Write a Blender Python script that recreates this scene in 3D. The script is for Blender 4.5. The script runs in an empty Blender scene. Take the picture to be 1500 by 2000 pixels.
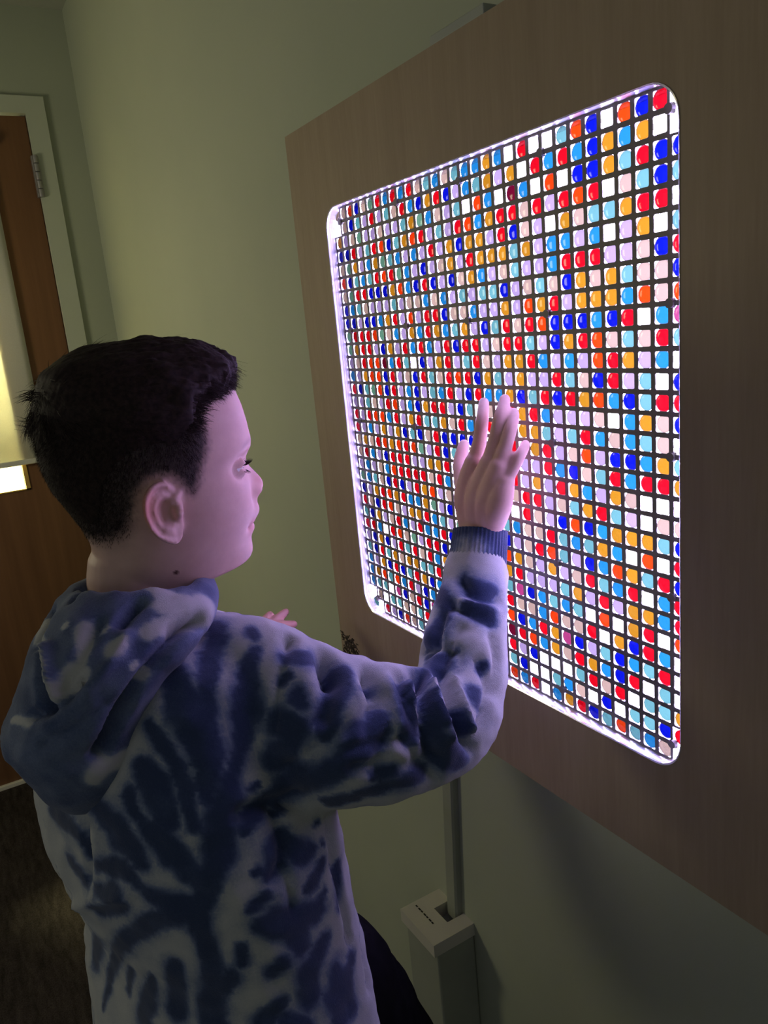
import bpy, bmesh, math, random
import numpy as np
from mathutils import Vector, Matrix
from mathutils.bvhtree import BVHTree
random.seed(7); rng = np.random.default_rng(7)
SC = bpy.context.scene
COL = SC.collection
# ---------------------------------------------------------------- camera
CP = [1512.58723, 0.264298195, 1.03499213, 0.0392526575, 0.626677512, -0.472076293, 0.116599491]
def _rod(w):
    t = np.linalg.norm(w) + 1e-12; k = w / t
    K = np.array([[0, -k[2], k[1]], [k[2], 0, -k[0]], [-k[1], k[0], 0]])
    return np.eye(3) + np.sin(t) * K + (1 - np.cos(t)) * K @ K
RC = _rod(np.array(CP[1:4])) @ np.array([[1, 0, 0], [0, 0, -1], [0, 1, 0]], float)
CC = np.array(CP[4:7]); FP = CP[0]
def ray(x, y): return RC.T @ np.array([(x - 750) / FP, (y - 1000) / FP, 1.0])
def W(x, y, d): return CC + ray(x, y) * d           # point on the sight line at depth d (metres)
def on_y(x, y, Y):
    d = ray(x, y); return CC + d * ((Y - CC[1]) / d[1])
def proj(P):
    c = (np.asarray(P, float) - CC) @ RC.T
    return np.stack([750 + FP * c[..., 0] / c[..., 2], 1000 + FP * c[..., 1] / c[..., 2], c[..., 2]], -1)
cam_d = bpy.data.cameras.new('camera'); cam = bpy.data.objects.new('camera', cam_d); COL.objects.link(cam)
cam_d.sensor_fit = 'HORIZONTAL'; cam_d.sensor_width = 36; cam_d.lens = FP / 1500 * 36
cam_d.clip_start = 0.02
m = Matrix.Identity(4)
for i in range(3):
    m[i][0] = RC[0][i]; m[i][1] = -RC[1][i]; m[i][2] = -RC[2][i]; m[i][3] = CC[i]
cam.matrix_world = m; SC.camera = cam
# ---------------------------------------------------------------- helpers
def mesh_obj(name, V, F, mat=None, parent=None, smooth=False, link=True):
    me = bpy.data.meshes.new(name)
    me.from_pydata([tuple(map(float, v)) for v in V], [], [tuple(int(i) for i in f) for f in F]); me.update()
    if smooth: me.shade_smooth()
    if mat:
        for mm in (mat if isinstance(mat, list) else [mat]): me.materials.append(mm)
    o = bpy.data.objects.new(name, me)
    if link: COL.objects.link(o)
    if parent: o.parent = parent; o.matrix_parent_inverse = parent.matrix_world.inverted()
    return o
def tag(o, label=None, cat=None, group=None, kind=None):
    if label: o['label'] = label
    if cat: o['category'] = cat
    if group: o['group'] = group
    if kind: o['kind'] = kind
    return o
def empty(name, loc=(0, 0, 0)):
    o = bpy.data.objects.new(name, None); COL.objects.link(o); o.location = loc; o.empty_display_size = .05
    bpy.context.view_layer.update(); return o
class MB:
    def __init__(s): s.V = []; s.F = []
    def add(s, V, F):
        b = len(s.V); s.V += [tuple(v) for v in V]; s.F += [tuple(i + b for i in f) for f in F]; return s
    def box(s, x0, x1, y0, y1, z0, z1, bev=0.0):
        if bev <= 0:
            V = [(x, y, z) for x in (x0, x1) for y in (y0, y1) for z in (z0, z1)]
            F = [(0, 1, 3, 2), (4, 6, 7, 5), (0, 4, 5, 1), (2, 3, 7, 6), (0, 2, 6, 4), (1, 5, 7, 3)]
            return s.add(V, F)
        bm = bmesh.new(); bmesh.ops.create_cube(bm, size=1)
        for v in bm.verts:
            v.co = Vector(((x0 + x1) / 2 + v.co.x * (x1 - x0), (y0 + y1) / 2 + v.co.y * (y1 - y0), (z0 + z1) / 2 + v.co.z * (z1 - z0)))
        bmesh.ops.bevel(bm, geom=bm.edges[:], offset=bev, segments=3, affect='EDGES', profile=.5)
        bm.verts.index_update()
        s.add([v.co[:] for v in bm.verts], [[v.index for v in f.verts] for f in bm.faces]); bm.free(); return s
    def cyl(s, c, ax, r, h, n=24, r2=None):
        ax = np.array(ax, float); ax /= np.linalg.norm(ax); c = np.array(c, float)
        u = np.cross(ax, [0, 0, 1]) if abs(ax[2]) < .9 else np.cross(ax, [1, 0, 0]); u /= np.linalg.norm(u); w = np.cross(ax, u)
        r2 = r if r2 is None else r2; V = []
        for k, (rr, t) in enumerate(((r, 0), (r2, h))):
            for i in range(n):
                a = 2 * math.pi * i / n; V.append(tuple(c + ax * t + rr * (math.cos(a) * u + math.sin(a) * w)))
        F = [(i, (i + 1) % n, n + (i + 1) % n, n + i) for i in range(n)] + [tuple(range(n))[::-1], tuple(range(n, 2 * n))]
        return s.add(V, F)
    def obj(s, name, mat=None, parent=None, smooth=False): return mesh_obj(name, s.V, s.F, mat, parent, smooth)
def srgb(r, g, b):
    f = lambda c: (c / 255) / 12.92 if c / 255 <= .04045 else ((c / 255 + .055) / 1.055) ** 2.4
    return (f(r), f(g), f(b), 1)
class NT:
    def __init__(s, name):
        s.m = bpy.data.materials.new(name); s.m.use_nodes = True; s.n = s.m.node_tree.nodes; s.l = s.m.node_tree.links
        s.n.clear(); s.out = s.n.new('ShaderNodeOutputMaterial')
    def new(s, t, **kw):
        n = s.n.new(t)
        for k, v in kw.items():
            if k in n.inputs.keys() if isinstance(k, str) and not hasattr(n, k) else False: n.inputs[k].default_value = v
            else: setattr(n, k, v)
        return n
    def link(s, a, b): s.l.new(a, b)
    def surf(s, sh): s.l.new(sh, s.out.inputs['Surface'])
def noise(nt, scale, detail=3, rough=.5, vec=None):
    n = nt.n.new('ShaderNodeTexNoise'); n.inputs['Scale'].default_value = scale; n.inputs['Detail'].default_value = detail; n.inputs['Roughness'].default_value = rough
    if vec: nt.link(vec, n.inputs['Vector'])
    return n
def ramp(nt, fac, stops):
    r = nt.n.new('ShaderNodeValToRGB'); nt.link(fac, r.inputs[0]); e = r.color_ramp.elements
    while len(e) < len(stops): e.new(.5)
    for i, (p, c) in enumerate(stops): e[i].position = p; e[i].color = c
    return r
def objco(nt, sx=1, sy=1, sz=1):
    t = nt.n.new('ShaderNodeTexCoord'); mp = nt.n.new('ShaderNodeMapping'); nt.link(t.outputs['Object'], mp.inputs[0])
    mp.inputs['Scale'].default_value = (sx, sy, sz); return mp.outputs[0]
def bump(nt, h, strength=.2, dist=.002):
    b = nt.n.new('ShaderNodeBump'); b.inputs['Strength'].default_value = strength; b.inputs['Distance'].default_value = dist
    nt.link(h, b.inputs['Height']); return b.outputs[0]
def pbsdf(nt, rough=.6, spec=.3, col=None):
    b = nt.n.new('ShaderNodeBsdfPrincipled'); b.inputs['Roughness'].default_value = rough; b.inputs['Specular IOR Level'].default_value = spec
    if col is not None:
        if hasattr(col, 'links'): nt.link(col, b.inputs['Base Color'])
        else: b.inputs['Base Color'].default_value = col
    return b
def mat_noise(name, c0, c1, scale=8, rough=.7, spec=.2, st=(1, 1, 1), bs=0, bd=.001, bscale=300, metal=0, detail=4):
    nt = NT(name); v = objco(nt, *st); n = noise(nt, scale, detail, .55, v)
    r = ramp(nt, n.outputs[0], [(.3, c0), (.7, c1)]); b = pbsdf(nt, rough, spec, r.outputs[0]); b.inputs['Metallic'].default_value = metal
    if bs: nt.link(bump(nt, noise(nt, bscale, 2, .5, objco(nt)).outputs[0], bs, bd), b.inputs['Normal'])
    nt.surf(b.outputs[0]); return nt.m
M = {}
M['wall'] = mat_noise('sage_paint', (.40, .43, .33, 1), (.43, .46, .35, 1), 3, .75, .25, bs=.25, bd=.0006, bscale=500)
M['ceiling'] = mat_noise('ceiling_white', (.42, .43, .36, 1), (.46, .47, .4, 1), 20, .9, .1, bs=.4, bd=.001, bscale=200)
M['frame'] = mat_noise('frame_paint', (.50, .53, .42, 1), (.53, .56, .45, 1), 6, .45, .4)
M['white'] = mat_noise('white_plastic', (.55, .53, .46, 1), (.6, .58, .5, 1), 10, .5, .4)
M['bodygrey'] = mat_noise('painted_housing', (.30, .32, .26, 1), (.34, .36, .29, 1), 10, .6, .3)
M['black'] = mat_noise('black_plastic', (.012, .012, .013, 1), (.02, .02, .02, 1), 30, .6, .3)
M['steel'] = mat_noise('dull_steel', (.33, .31, .3, 1), (.42, .4, .38, 1), 40, .4, .5, metal=.7)
M['sweep'] = mat_noise('pale_metal', (.75, .72, .55, 1), (.8, .77, .6, 1), 30, .5, .4)
M['door'] = mat_noise('brown_door_veneer', (.15, .070, .030, 1), (.20, .096, .042, 1), 3, .5, .3, st=(6, 14, .8), detail=6)
M['lightbox'] = mat_noise('lightbox_inside', (.7, .7, .72, 1), (.75, .75, .77, 1), 6, .6, .3)
def carpet():
    nt = NT('dark_carpet'); n1 = noise(nt, 14, 4, .6, objco(nt, 1, 5, 1)); n2 = noise(nt, 420, 2, .6, objco(nt))
    mx = nt.n.new('ShaderNodeMath'); mx.operation = 'MULTIPLY'; nt.link(n1.outputs[0], mx.inputs[0]); nt.link(n2.outputs[0], mx.inputs[1])
    r = ramp(nt, mx.outputs[0], [(.12, (.022, .018, .015, 1)), (.42, (.075, .062, .05, 1))])
    b = pbsdf(nt, .95, .05, r.outputs[0]); nt.link(bump(nt, n2.outputs[0], .6, .003), b.inputs['Normal']); nt.surf(b.outputs[0]); return nt.m
M['carpet'] = carpet()
def beech():
    nt = NT('beech_veneer'); n1 = noise(nt, 5, 5, .6, objco(nt, 9, 9, .7)); n2 = noise(nt, 160, 3, .6, objco(nt, 2.2, 2.2, .12))
    mx = nt.n.new('ShaderNodeMix'); mx.data_type = 'FLOAT'; mx.inputs[0].default_value = .4
    nt.link(n1.outputs[0], mx.inputs[2]); nt.link(n2.outputs[0], mx.inputs[3])
    r = ramp(nt, mx.outputs[0], [(.3, (.33, .25, .165, 1)), (.7, (.41, .32, .215, 1))])
    b = pbsdf(nt, .55, .3, r.outputs[0]); nt.link(bump(nt, n2.outputs[0], .15, .0004), b.inputs['Normal']); nt.surf(b.outputs[0]); return nt.m
M['beech'] = beech()
def emis(name, c, s):
    nt = NT(name); e = nt.n.new('ShaderNodeEmission'); e.inputs[0].default_value = (*c, 1); e.inputs[1].default_value = s; nt.surf(e.outputs[0]); return nt.m
# ---------------------------------------------------------------- the room
FZ, CZ, XD, YW = -1.225, 1.08, -1.97, .10
RX, RY = 2.2, -3.0
def slab(name, *a, mat=None):
    o = MB().box(*a).obj(name, mat); o['kind'] = 'structure'; return o
slab('floor', XD - .05, RX, RY, YW + .05, FZ - .05, FZ, mat=M['carpet'])
slab('ceiling', XD - .05, RX, RY, YW + .05, CZ, CZ + .05, mat=M['ceiling'])
slab('wall_right', XD - .12, RX, YW, YW + .12, FZ - .05, CZ + .05, mat=M['wall'])
# door wall with its opening
DY0, DY1, DZ1 = -.965, -.05, .796        # door leaf: y range, top
w = MB(); w.box(XD - .12, XD, .003 - .055, YW, FZ, CZ).box(XD - .12, XD, RY, DY0 - .005, FZ, CZ).box(XD - .12, XD, DY0 - .005, -.052, DZ1 + .004, CZ)
o = w.obj('wall_left', M['wall']); o['kind'] = 'structure'
dr = empty('door_1', (XD, (DY0 + DY1) / 2, FZ)); tag(dr, kind='structure')
LY0, LY1, LZ0, LZ1 = -.50, -.235, -.279, .66
# leaf with a glazed opening
lf = MB(); x0, x1 = XD - .045, XD - .006
lf.box(x0, x1, LY1, DY1 - .003, FZ + .012, DZ1 - .004).box(x0, x1, DY0 + .003, LY0, FZ + .012, DZ1 - .004)
lf.box(x0, x1, LY0, LY1, FZ + .012, LZ0).box(x0, x1, LY0, LY1, LZ1, DZ1 - .004)
lf.obj('leaf', M['door'], dr)
gs = MB(); t = .012
M['goldstop'] = mat_noise('oak_stop', (.45, .28, .06, 1), (.5, .32, .08, 1), 20, .5, .3)
gs.box(x0, x1 + .004, LY1 - t, LY1, LZ0, LZ1).box(x0, x1 + .004, LY0, LY0 + t, LZ0, LZ1).box(x0, x1 + .004, LY0, LY1, LZ0, LZ0 + .004).box(x0, x1 + .004, LY0, LY1, LZ1 - t, LZ1)
gs.obj('glazing_stop', M['goldstop'], dr)
nt = NT('clear_pane'); a = nt.n.new('ShaderNodeBsdfTransparent'); a.inputs[0].default_value = (.94, .97, .93, 1); g = nt.n.new('ShaderNodeBsdfGlossy'); g.inputs['Roughness'].default_value = .03
mx = nt.n.new('ShaderNodeMixShader'); mx.inputs[0].default_value = .06; nt.link(a.outputs[0], mx.inputs[1]); nt.link(g.outputs[0], mx.inputs[2]); nt.surf(mx.outputs[0]); M['pane'] = nt.m
MB().box(XD - .029, XD - .025, LY0 + t, LY1 - t, LZ0 + .004, LZ1 - t).obj('glass', M['pane'], dr)
fr = MB(); fy0, fy1 = -.052, .003
for (a0, a1, b0, b1) in ((fy0, fy1, FZ, .843), (DY0 - .055, DY0 - .001, FZ, .843), (DY0 - .001, fy0, DZ1, .843)):
    fr.box(XD - .12, XD + .012, a0, a1, b0, b1)
tag(fr.obj('frame', M['frame'], dr), 'pale grey painted door frame')
for hz in (.569, -.25, -1.0):
    h = MB(); h.box(XD - .002, XD + .016, -.060, -.040, hz, hz + .114, .0015)
    for k in range(5): h.cyl((XD + .018, -.050, hz + k * .0232), (0, 0, 1), .0075, .0205, 16)
    h.obj('hinge', M['steel'], dr, False)
MB().box(XD - .05, XD + .006, DY0, DY1, FZ, FZ + .014, .002).obj('bottom_sweep', M['sweep'], dr)
hd = MB(); hd.cyl((XD - .006, DY0 + .07, -.22), (1, 0, 0), .026, .012).cyl((XD + .006, DY0 + .07, -.22), (1, 0, 0), .01, .045).box(XD + .04, XD + .056, DY0 + .06, DY0 + .18, -.23, -.21, .005)
hd.obj('door_handle', M['steel'], dr)
# fabric shade hung on the room side of the door over its window
sh = empty('window_shade', (XD + .004, -.38, -.2)); tag(sh, 'cream fabric shade hanging over the lit window of the brown door', 'shade')
nt = NT('shade_fabric'); n = noise(nt, 300, 2, .5, objco(nt)); r = ramp(nt, n.outputs[0], [(.3, (.82, .80, .70, 1)), (.7, (.86, .84, .74, 1))])
d = nt.n.new('ShaderNodeBsdfDiffuse'); tr = nt.n.new('ShaderNodeBsdfTranslucent'); nt.link(r.outputs[0], d.inputs[0]); nt.link(r.outputs[0], tr.inputs[0])
mx = nt.n.new('ShaderNodeMixShader'); mx.inputs[0].default_value = .35; nt.link(d.outputs[0], mx.inputs[1]); nt.link(tr.outputs[0], mx.inputs[2]); nt.surf(mx.outputs[0]); M['shade'] = nt.m
V = []; Fc = []; ny = 24
for i in range(ny + 1):
    for z in (-.186, .70): V.append((XD + .007 + .0012 * math.sin(i * .9), -.60 + (.43) * i / ny, z))
for i in range(ny): Fc.append((2 * i, 2 * i + 2, 2 * i + 3, 2 * i + 1))
f = mesh_obj('shade_fabric', V, Fc, M['shade'], sh, True); sd = f.modifiers.new('t', 'SOLIDIFY'); sd.thickness = .0006
MB().box(XD + .003, XD + .013, -.605, -.168, -.200, -.184, .003).obj('hem_bar', M['white'], sh)
MB().cyl((XD + .018, -.605, .715), (0, 1, 0), .016, .437).obj('roller', M['white'], sh, True)
# lit corridor behind the door
slab('wall_corridor', XD - 1.25, XD - 1.2, -1.9, YW + .05, FZ, CZ, mat=M['frame'])
slab('floor_corridor', XD - 1.25, XD - .12, -1.9, YW + .05, FZ - .05, FZ, mat=M['carpet'])
def area(name, loc, rot_to, size, power, col, sy=None):
    l = bpy.data.lights.new(name, 'AREA'); l.energy = power; l.color = col; l.size = size
    if sy: l.shape = 'RECTANGLE'; l.size_y = sy
    o = bpy.data.objects.new(name, l); COL.objects.link(o); o.location = loc
    o.rotation_euler = (Vector(rot_to) - Vector(loc)).to_track_quat('-Z', 'Y').to_euler(); return o
area('corridor_lamp', (XD - .75, -.62, .75), (XD - .9, -.35, -.4), .35, 400, (1, .90, .52))
area('corridor_wall_lamp', (XD - .5, -.9, -.5), (XD - 1.2, -.2, -.4), .3, 45, (1, .9, .62))
# ---------------------------------------------------------------- the light panel
P = .016; HG = 16 * P; YF = -.0105; HO = .2565; RO = .026
BX0, BX1, BZ0, BZ1 = -.345, .43, -.353, .358
pn = empty('light_panel', (0, YW, 0)); tag(pn, 'wall-mounted beech light box with a glowing grid of coloured glass beads', 'light panel')
def rrect(h, r, n=8, cx=0, cz=0):
    pts = []
    for (sx, sz, a0) in ((1, 1, 0), (-1, 1, 90), (-1, -1, 180), (1, -1, 270)):
        for k in range(n + 1):
            a = math.radians(a0 + 90 * k / n); pts.append((cx + sx * (h - r) + r * math.cos(a), cz + sz * (h - r) + r * math.sin(a)))
    return pts
inner = rrect(HO, RO, 8)
outer = []
for q in range(4):
    for k in range(9):
        px, pz = inner[q * 9 + k]
        first = ((BX1, pz), (px, BZ1), (BX0, pz), (px, BZ0))[q]; last = ((px, BZ1), (BX0, pz), (px, BZ0), (BX1, pz))[q]
        outer.append(first if k < 4 else ((BX1, BZ1), (BX0, BZ1), (BX0, BZ0), (BX1, BZ0))[q] if k == 4 else last)
n = len(inner); V = []; Fc = []
yb = YF + .012
for y in (YF, yb):
    for p in inner: V.append((p[0], y, p[1]))
    for p in outer: V.append((p[0], y, p[1]))
for i in range(n):
    j = (i + 1) % n
    Fc.append((i, j, n + j, n + i)); Fc.append((2 * n + j, 2 * n + i, 3 * n + i, 3 * n + j))
    Fc.append((n + i, n + j, 3 * n + j, 3 * n + i))
face = mesh_obj('front_board', V, Fc, M['beech'], pn)
bv = MB(); s_ = .012
YB2 = YW - .001
bv.box(BX0, BX0 + s_, yb, YB2, BZ0, BZ1).box(BX1 - s_, BX1, yb, YB2, BZ0, BZ1).box(BX0 + s_, BX1 - s_, yb, YB2, BZ0, BZ0 + s_).box(BX0 + s_, BX1 - s_, yb, YB2, BZ1 - s_, BZ1)
bv.obj('side_boards', M['beech'], pn)
# polished layered acrylic rim lining the opening
nt = NT('frosted_acrylic'); d = nt.n.new('ShaderNodeBsdfDiffuse'); d.inputs[0].default_value = (.92, .92, .94, 1); g = nt.n.new('ShaderNodeBsdfGlossy'); g.inputs['Roughness'].default_value = .22
g.inputs[0].default_value = (.95, .95, 1, 1)
mx = nt.n.new('ShaderNodeMixShader'); mx.inputs[0].default_value = .45; nt.link(d.outputs[0], mx.inputs[1]); nt.link(g.outputs[0], mx.inputs[2]); nt.surf(mx.outputs[0]); M['acrylic'] = nt.m
rings = []
ys = [YF - .0006, YF, YF + .0022, YF + .0026, YF + .0050, YF + .0054, YF + .0078, YF + .0082, .0005, .022]
hs = [HO + .0004, HO - .0006, HO - .0006, HO - .0001, HO - .0006, HO - .0001, HO - .0006, HO - .0001, HO - .0006, HO - .0006]
V = []; Fc = []
for y, h in zip(ys, hs): V += [(p[0], y, p[1]) for p in rrect(h, RO, 8)]
for k in range(len(ys) - 1):
    for i in range(n):
        j = (i + 1) % n; Fc.append((k * n + i, k * n + j, (k + 1) * n + j, (k + 1) * n + i))
rim = mesh_obj('acrylic_rim', V, Fc, M['acrylic'], pn, False)
# backlight sheet
LB = (.84, .66, 1.60); LS = 40.0
pts = rrect(HO, RO, 8); V = [(0, .021, 0)] + [(p[0], .021, p[1]) for p in pts]
mesh_obj('backlight', V, [(0, i + 1, (i + 1) % n + 1) for i in range(n)], emis('led_backlight', LB, LS), pn)
# grid plate: 32 x 32 rounded square holes
M['grid'] = mat_noise('grey_grid', (.19, .175, .155, 1), (.21, .195, .175, 1), 30, .5, .35)
def grid_plate():
    HW, RR, T = .0061, .0011, .0008
    arc = []
    for (sx, sz, a0) in ((1, 1, 0), (-1, 1, 90), (-1, -1, 180), (1, -1, 270)):
        for k in range(3):
            a = math.radians(a0 + 45 * k); arc.append((sx * (HW - RR) + RR * math.cos(a), sz * (HW - RR) + RR * math.sin(a)))
    H = P / 2
    out = []
    for i, (ax, az) in enumerate(arc):
        c = i % 3
        if c == 1: out.append((math.copysign(H, ax), math.copysign(H, az)))
        else:
            if abs(ax) > abs(az): out.append((math.copysign(H, ax), az))
            else: out.append((ax, math.copysign(H, az)))
    skip = {(0, 0), (31, 0), (0, 1), (31, 1), (0, 31), (31, 31), (0, 30), (31, 30), (1, 31)}
    V = []; F = []
    for r in range(32):
        for c in range(32):
            if (c, r) in skip: continue
            cx, cz = (c - 15.5) * P, (15.5 - r) * P; b = len(V)
            for y in (0, T):
                V += [(cx + a, y, cz + q) for a, q in arc] + [(cx + a, y, cz + q) for a, q in out]
            for i in range(12):
                j = (i + 1) % 12
                F.append((b + i, b + j, b + 12 + j, b + 12 + i)); F.append((b + 24 + j, b + 24 + i, b + 36 + i, b + 36 + j)); F.append((b + j, b + i, b + 24 + i, b + 24 + j))
    return V, F
V, Fc = grid_plate(); mesh_obj('grid_plate', V, Fc, M['grid'], pn)
sc_i = [.5, 8.5, 15.5, 22.5, 30.5]
for a_ in sc_i:
    for b_ in sc_i:
        cx, cz = (a_ - 15.5) * P, (15.5 - b_) * P
        q = MB().cyl((cx, 0.002, cz), (0, -1, 0), .0042, .0035, 20, .0036); q.cyl((cx, .0045, cz), (0, -1, 0), .0018, .003, 10)
        q.obj('screw', M['grid'], pn, False)
BEADS = """PPOBPGRSRSRPASPASSYSWRWWAOBWOBRW
WPBALRLAPRSBYRBLSAYLYWRSRSBYSYWW
YLPGLLPLLAYGSPLAWOSWDSWOWBBYARBB
BBRLAROBAYORLALROSYRRPRLRORWPABA
PGYLSYGASLSLRLYBYYLRBPLWYPAAYRRW
OBASARORGSLBLPYLRYYYAYLSSLSWLYWA
PGRRBBBYOSBRBLBPYSLPALLSRRRLLPBR
BSAPLLLALPPSPSLALAABLPAPBYPYAPPB
BBLBBSYRLOLRRBPPSLLYLOYRLYYYSOPO
GRRROGPSLYSRYSAYLBARPROBBBSBRWSM
GYRRLBYLRSRSLRBRRLPRRALBYROPAPRA
LPROODSRAWBLYRLARPLYYRSLSLORYLSW
SLYOOBRLPBRAPRORBYALYLLRAPBRLAWB
RBAGOBRLSBLASRLBRSSYBARBRYOSBARR
LLAPLROLSBYRRLBAWPRRYRSLLLPWSYPB
RLROOSRLYRAAYPRSPRBAYYALARSPSAPW
RLSLYLYBABPRBBBBLRLRLYRLPOLBBSYA
PYPROYOROGLRBALLPLRPLLRSBPARSRRY
PRSLBRRRLLYYRAPLRLPRLYLRYSLYPWWW
LSLPSORRRRPRSBLPLRPPRRLPAYRALWPP
GSAPBRBLRYOLPPLSPRBWRPLBOBSYYYAB
BLYROYRSSYGLBRBLPRASPPRASAYSWOWR
RPBROPLYYRSALGRPSLBLPROALBSOYARB
ABYLPRSLRSSRBLYPAROYPLYLPRASRWSR
RRSWROPGLRRBWLPRBPYRLLLAYLRLYYSR
LBYBLRARPRSYRBSLLRAMBSASAWOWYRWO
ABRAYPYYAARYSRPBLSRPPSOPPRWYBRSW
SLYBRBARYBSPRLBSRYOBSRYMBLABSARW
SYOAOSRLBSPRYARLBPDROSYPRYSBRWAW
SAAWMBPRBMSYPLRWABRLBWWWARPRWAAY
WPWAAPPARLSWYBPRSRABWWASPWBWAABR
AWRLBOPASYRBPARLBPOSRWSYRBAOASPW""".split()
TCOL = dict(R=(0.033229, 0.000146, 0.000382), O=(0.037561, 0.003062, 0.000126), Y=(0.026583, 0.013992, 0.000426), B=(0.000114, 0.00041, 0.014904), S=(0.00075, 0.013992, 0.017032), A=(0.006935, 0.023902, 0.0132), G=(0.00751, 0.019239, 0.006813), L=(0.021671, 0.01953, 0.017673), P=(0.026583, 0.022735, 0.009793), W=(0.098241, 0.111489, 0.057912), M=(0.021959, 0.003208, 0.006176), D=(0.007802, 0.000175, 0.000746))
CN = dict(R='red', O='orange-red', Y='amber', B='deep blue', S='sky blue', A='aqua', G='pale green', L='lavender', P='pale peach', W='clear', M='magenta', D='maroon')
def bead_mat(name, colnode_fn):
    nt = NT(name); lw = nt.n.new('ShaderNodeLayerWeight'); lw.inputs[0].default_value = .5
    cs = nt.n.new('ShaderNodeMath'); cs.operation = 'SUBTRACT'; cs.inputs[0].default_value = 1.0; nt.link(lw.outputs['Facing'], cs.inputs[1])
    cm = nt.n.new('ShaderNodeMath'); cm.operation = 'MAXIMUM'; nt.link(cs.outputs[0], cm.inputs[0]); cm.inputs[1].default_value = .34
    k = nt.n.new('ShaderNodeMath'); k.operation = 'DIVIDE'; k.inputs[0].default_value = .205; nt.link(cm.outputs[0], k.inputs[1])     # path through the glass grows as 1 / cos
    k2 = nt.n.new('ShaderNodeMath'); k2.operation = 'ADD'; nt.link(k.outputs[0], k2.inputs[0]); k2.inputs[1].default_value = .20; k = k2
    sp = nt.n.new('ShaderNodeSeparateColor'); nt.link(colnode_fn(nt), sp.inputs[0]); cb = nt.n.new('ShaderNodeCombineColor')
    for i in range(3):
        p = nt.n.new('ShaderNodeMath'); p.operation = 'POWER'; nt.link(sp.outputs[i], p.inputs[0]); nt.link(k.outputs[0], p.inputs[1]); nt.link(p.outputs[0], cb.inputs[i])
    t = nt.n.new('ShaderNodeBsdfTransparent'); nt.link(cb.outputs[0], t.inputs[0])
    g = nt.n.new('ShaderNodeBsdfGlossy'); g.inputs['Roughness'].default_value = .08
    mx = nt.n.new('ShaderNodeMixShader'); mx.inputs[0].default_value = .03; nt.link(t.outputs[0], mx.inputs[1]); nt.link(g.outputs[0], mx.inputs[2]); nt.surf(mx.outputs[0]); return nt.m
def _rgb(c):
    def fn(nt):
        n_ = nt.n.new('ShaderNodeRGB'); n_.outputs[0].default_value = (*c, 1); return n_.outputs[0]
    return fn
def _att(nt):
    n_ = nt.n.new('ShaderNodeAttribute'); n_.attribute_name = 'glass_colour'; return n_.outputs['Color']
BM = {k: bead_mat('glass_' + CN[k].replace(' ', '_').replace('-', '_'), _rgb(c)) for k, c in TCOL.items()}
BMX = bead_mat('glass_mixed', _att)
def bead_shape():
    nu, nv = 22, 9; R_, T_ = .0072, .0012; V = [(0, -T_, 0)]; F = []
    for j in range(1, nv):
        a = math.pi * j / nv
        for i in range(nu):
            b = 2 * math.pi * i / nu; V.append((R_ * math.sin(a) ** .8 * math.cos(b), -T_ * math.cos(a), R_ * math.sin(a) ** .8 * math.sin(b)))
    V.append((0, T_, 0)); e = len(V) - 1
    for i in range(nu):
        F.append((0, 1 + (i + 1) % nu, 1 + i))
        for j in range(nv - 2): F.append((1 + j * nu + i, 1 + j * nu + (i + 1) % nu, 1 + (j + 1) * nu + (i + 1) % nu, 1 + (j + 1) * nu + i))
        F.append((e, 1 + (nv - 2) * nu + i, 1 + (nv - 2) * nu + (i + 1) % nu))
    return np.array(V), F
BV, BF = bead_shape(); YBEAD = .0021
cells = []
for r in range(32):
    for c in range(32):
        x, z = (c - 15.5) * P, (15.5 - r) * P
        a = proj(np.array([[x - .0065, 0, z], [min(x + .0065, .2465), 0, z], [x, 0, z - .0065], [x, 0, z + .0065]]))
        cells.append((-max(0, (a[1, 0] - a[0, 0])) * (a[2, 1] - a[3, 1]), c, r))
cells.sort(); solo = {(c, r) for _, c, r in cells[:100]}
bead_me = {}
jit = lambda s: float(rng.uniform(-s, s))
restV = []; restF = []; restC = []
for r in range(32):
    for c in range(32):
        k = BEADS[r][c]; x, z = (c - 15.5) * P + jit(.0004), (15.5 - r) * P + jit(.0004)
        s = 1 + jit(.04)
        if (c, r) in solo:
            if k not in bead_me:
                o = mesh_obj('bead', BV, BF, BM[k], pn, True); bead_me[k] = o.data
            else:
                o = bpy.data.objects.new('bead', bead_me[k]); COL.objects.link(o); o.parent = pn; o.matrix_parent_inverse = pn.matrix_world.inverted()
            o.location = (x, YBEAD, z); o.scale = (s, 1, s); o['label'] = 'glowing %s glass bead' % CN[k]
        else:
            b = len(restV) ; restV += [(v[0] * s + x, v[1] + YBEAD, v[2] * s + z) for v in BV]
            restF += [tuple(i + b for i in f) for f in BF]
            cc = TCOL[k]; q = 1 + jit(.12); restC += [tuple(min(1, ch * q) for ch in cc) + (1,)] * len(BV)
o = mesh_obj('beads', restV, restF, BMX, pn, True); o['kind'] = 'stuff'; o['label'] = 'glowing red, blue, amber, aqua and clear glass beads'
ca = o.data.color_attributes.new('glass_colour', 'FLOAT_COLOR', 'POINT'); ca.data.foreach_set('color', np.array(restC, dtype=np.float32).ravel())
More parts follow.
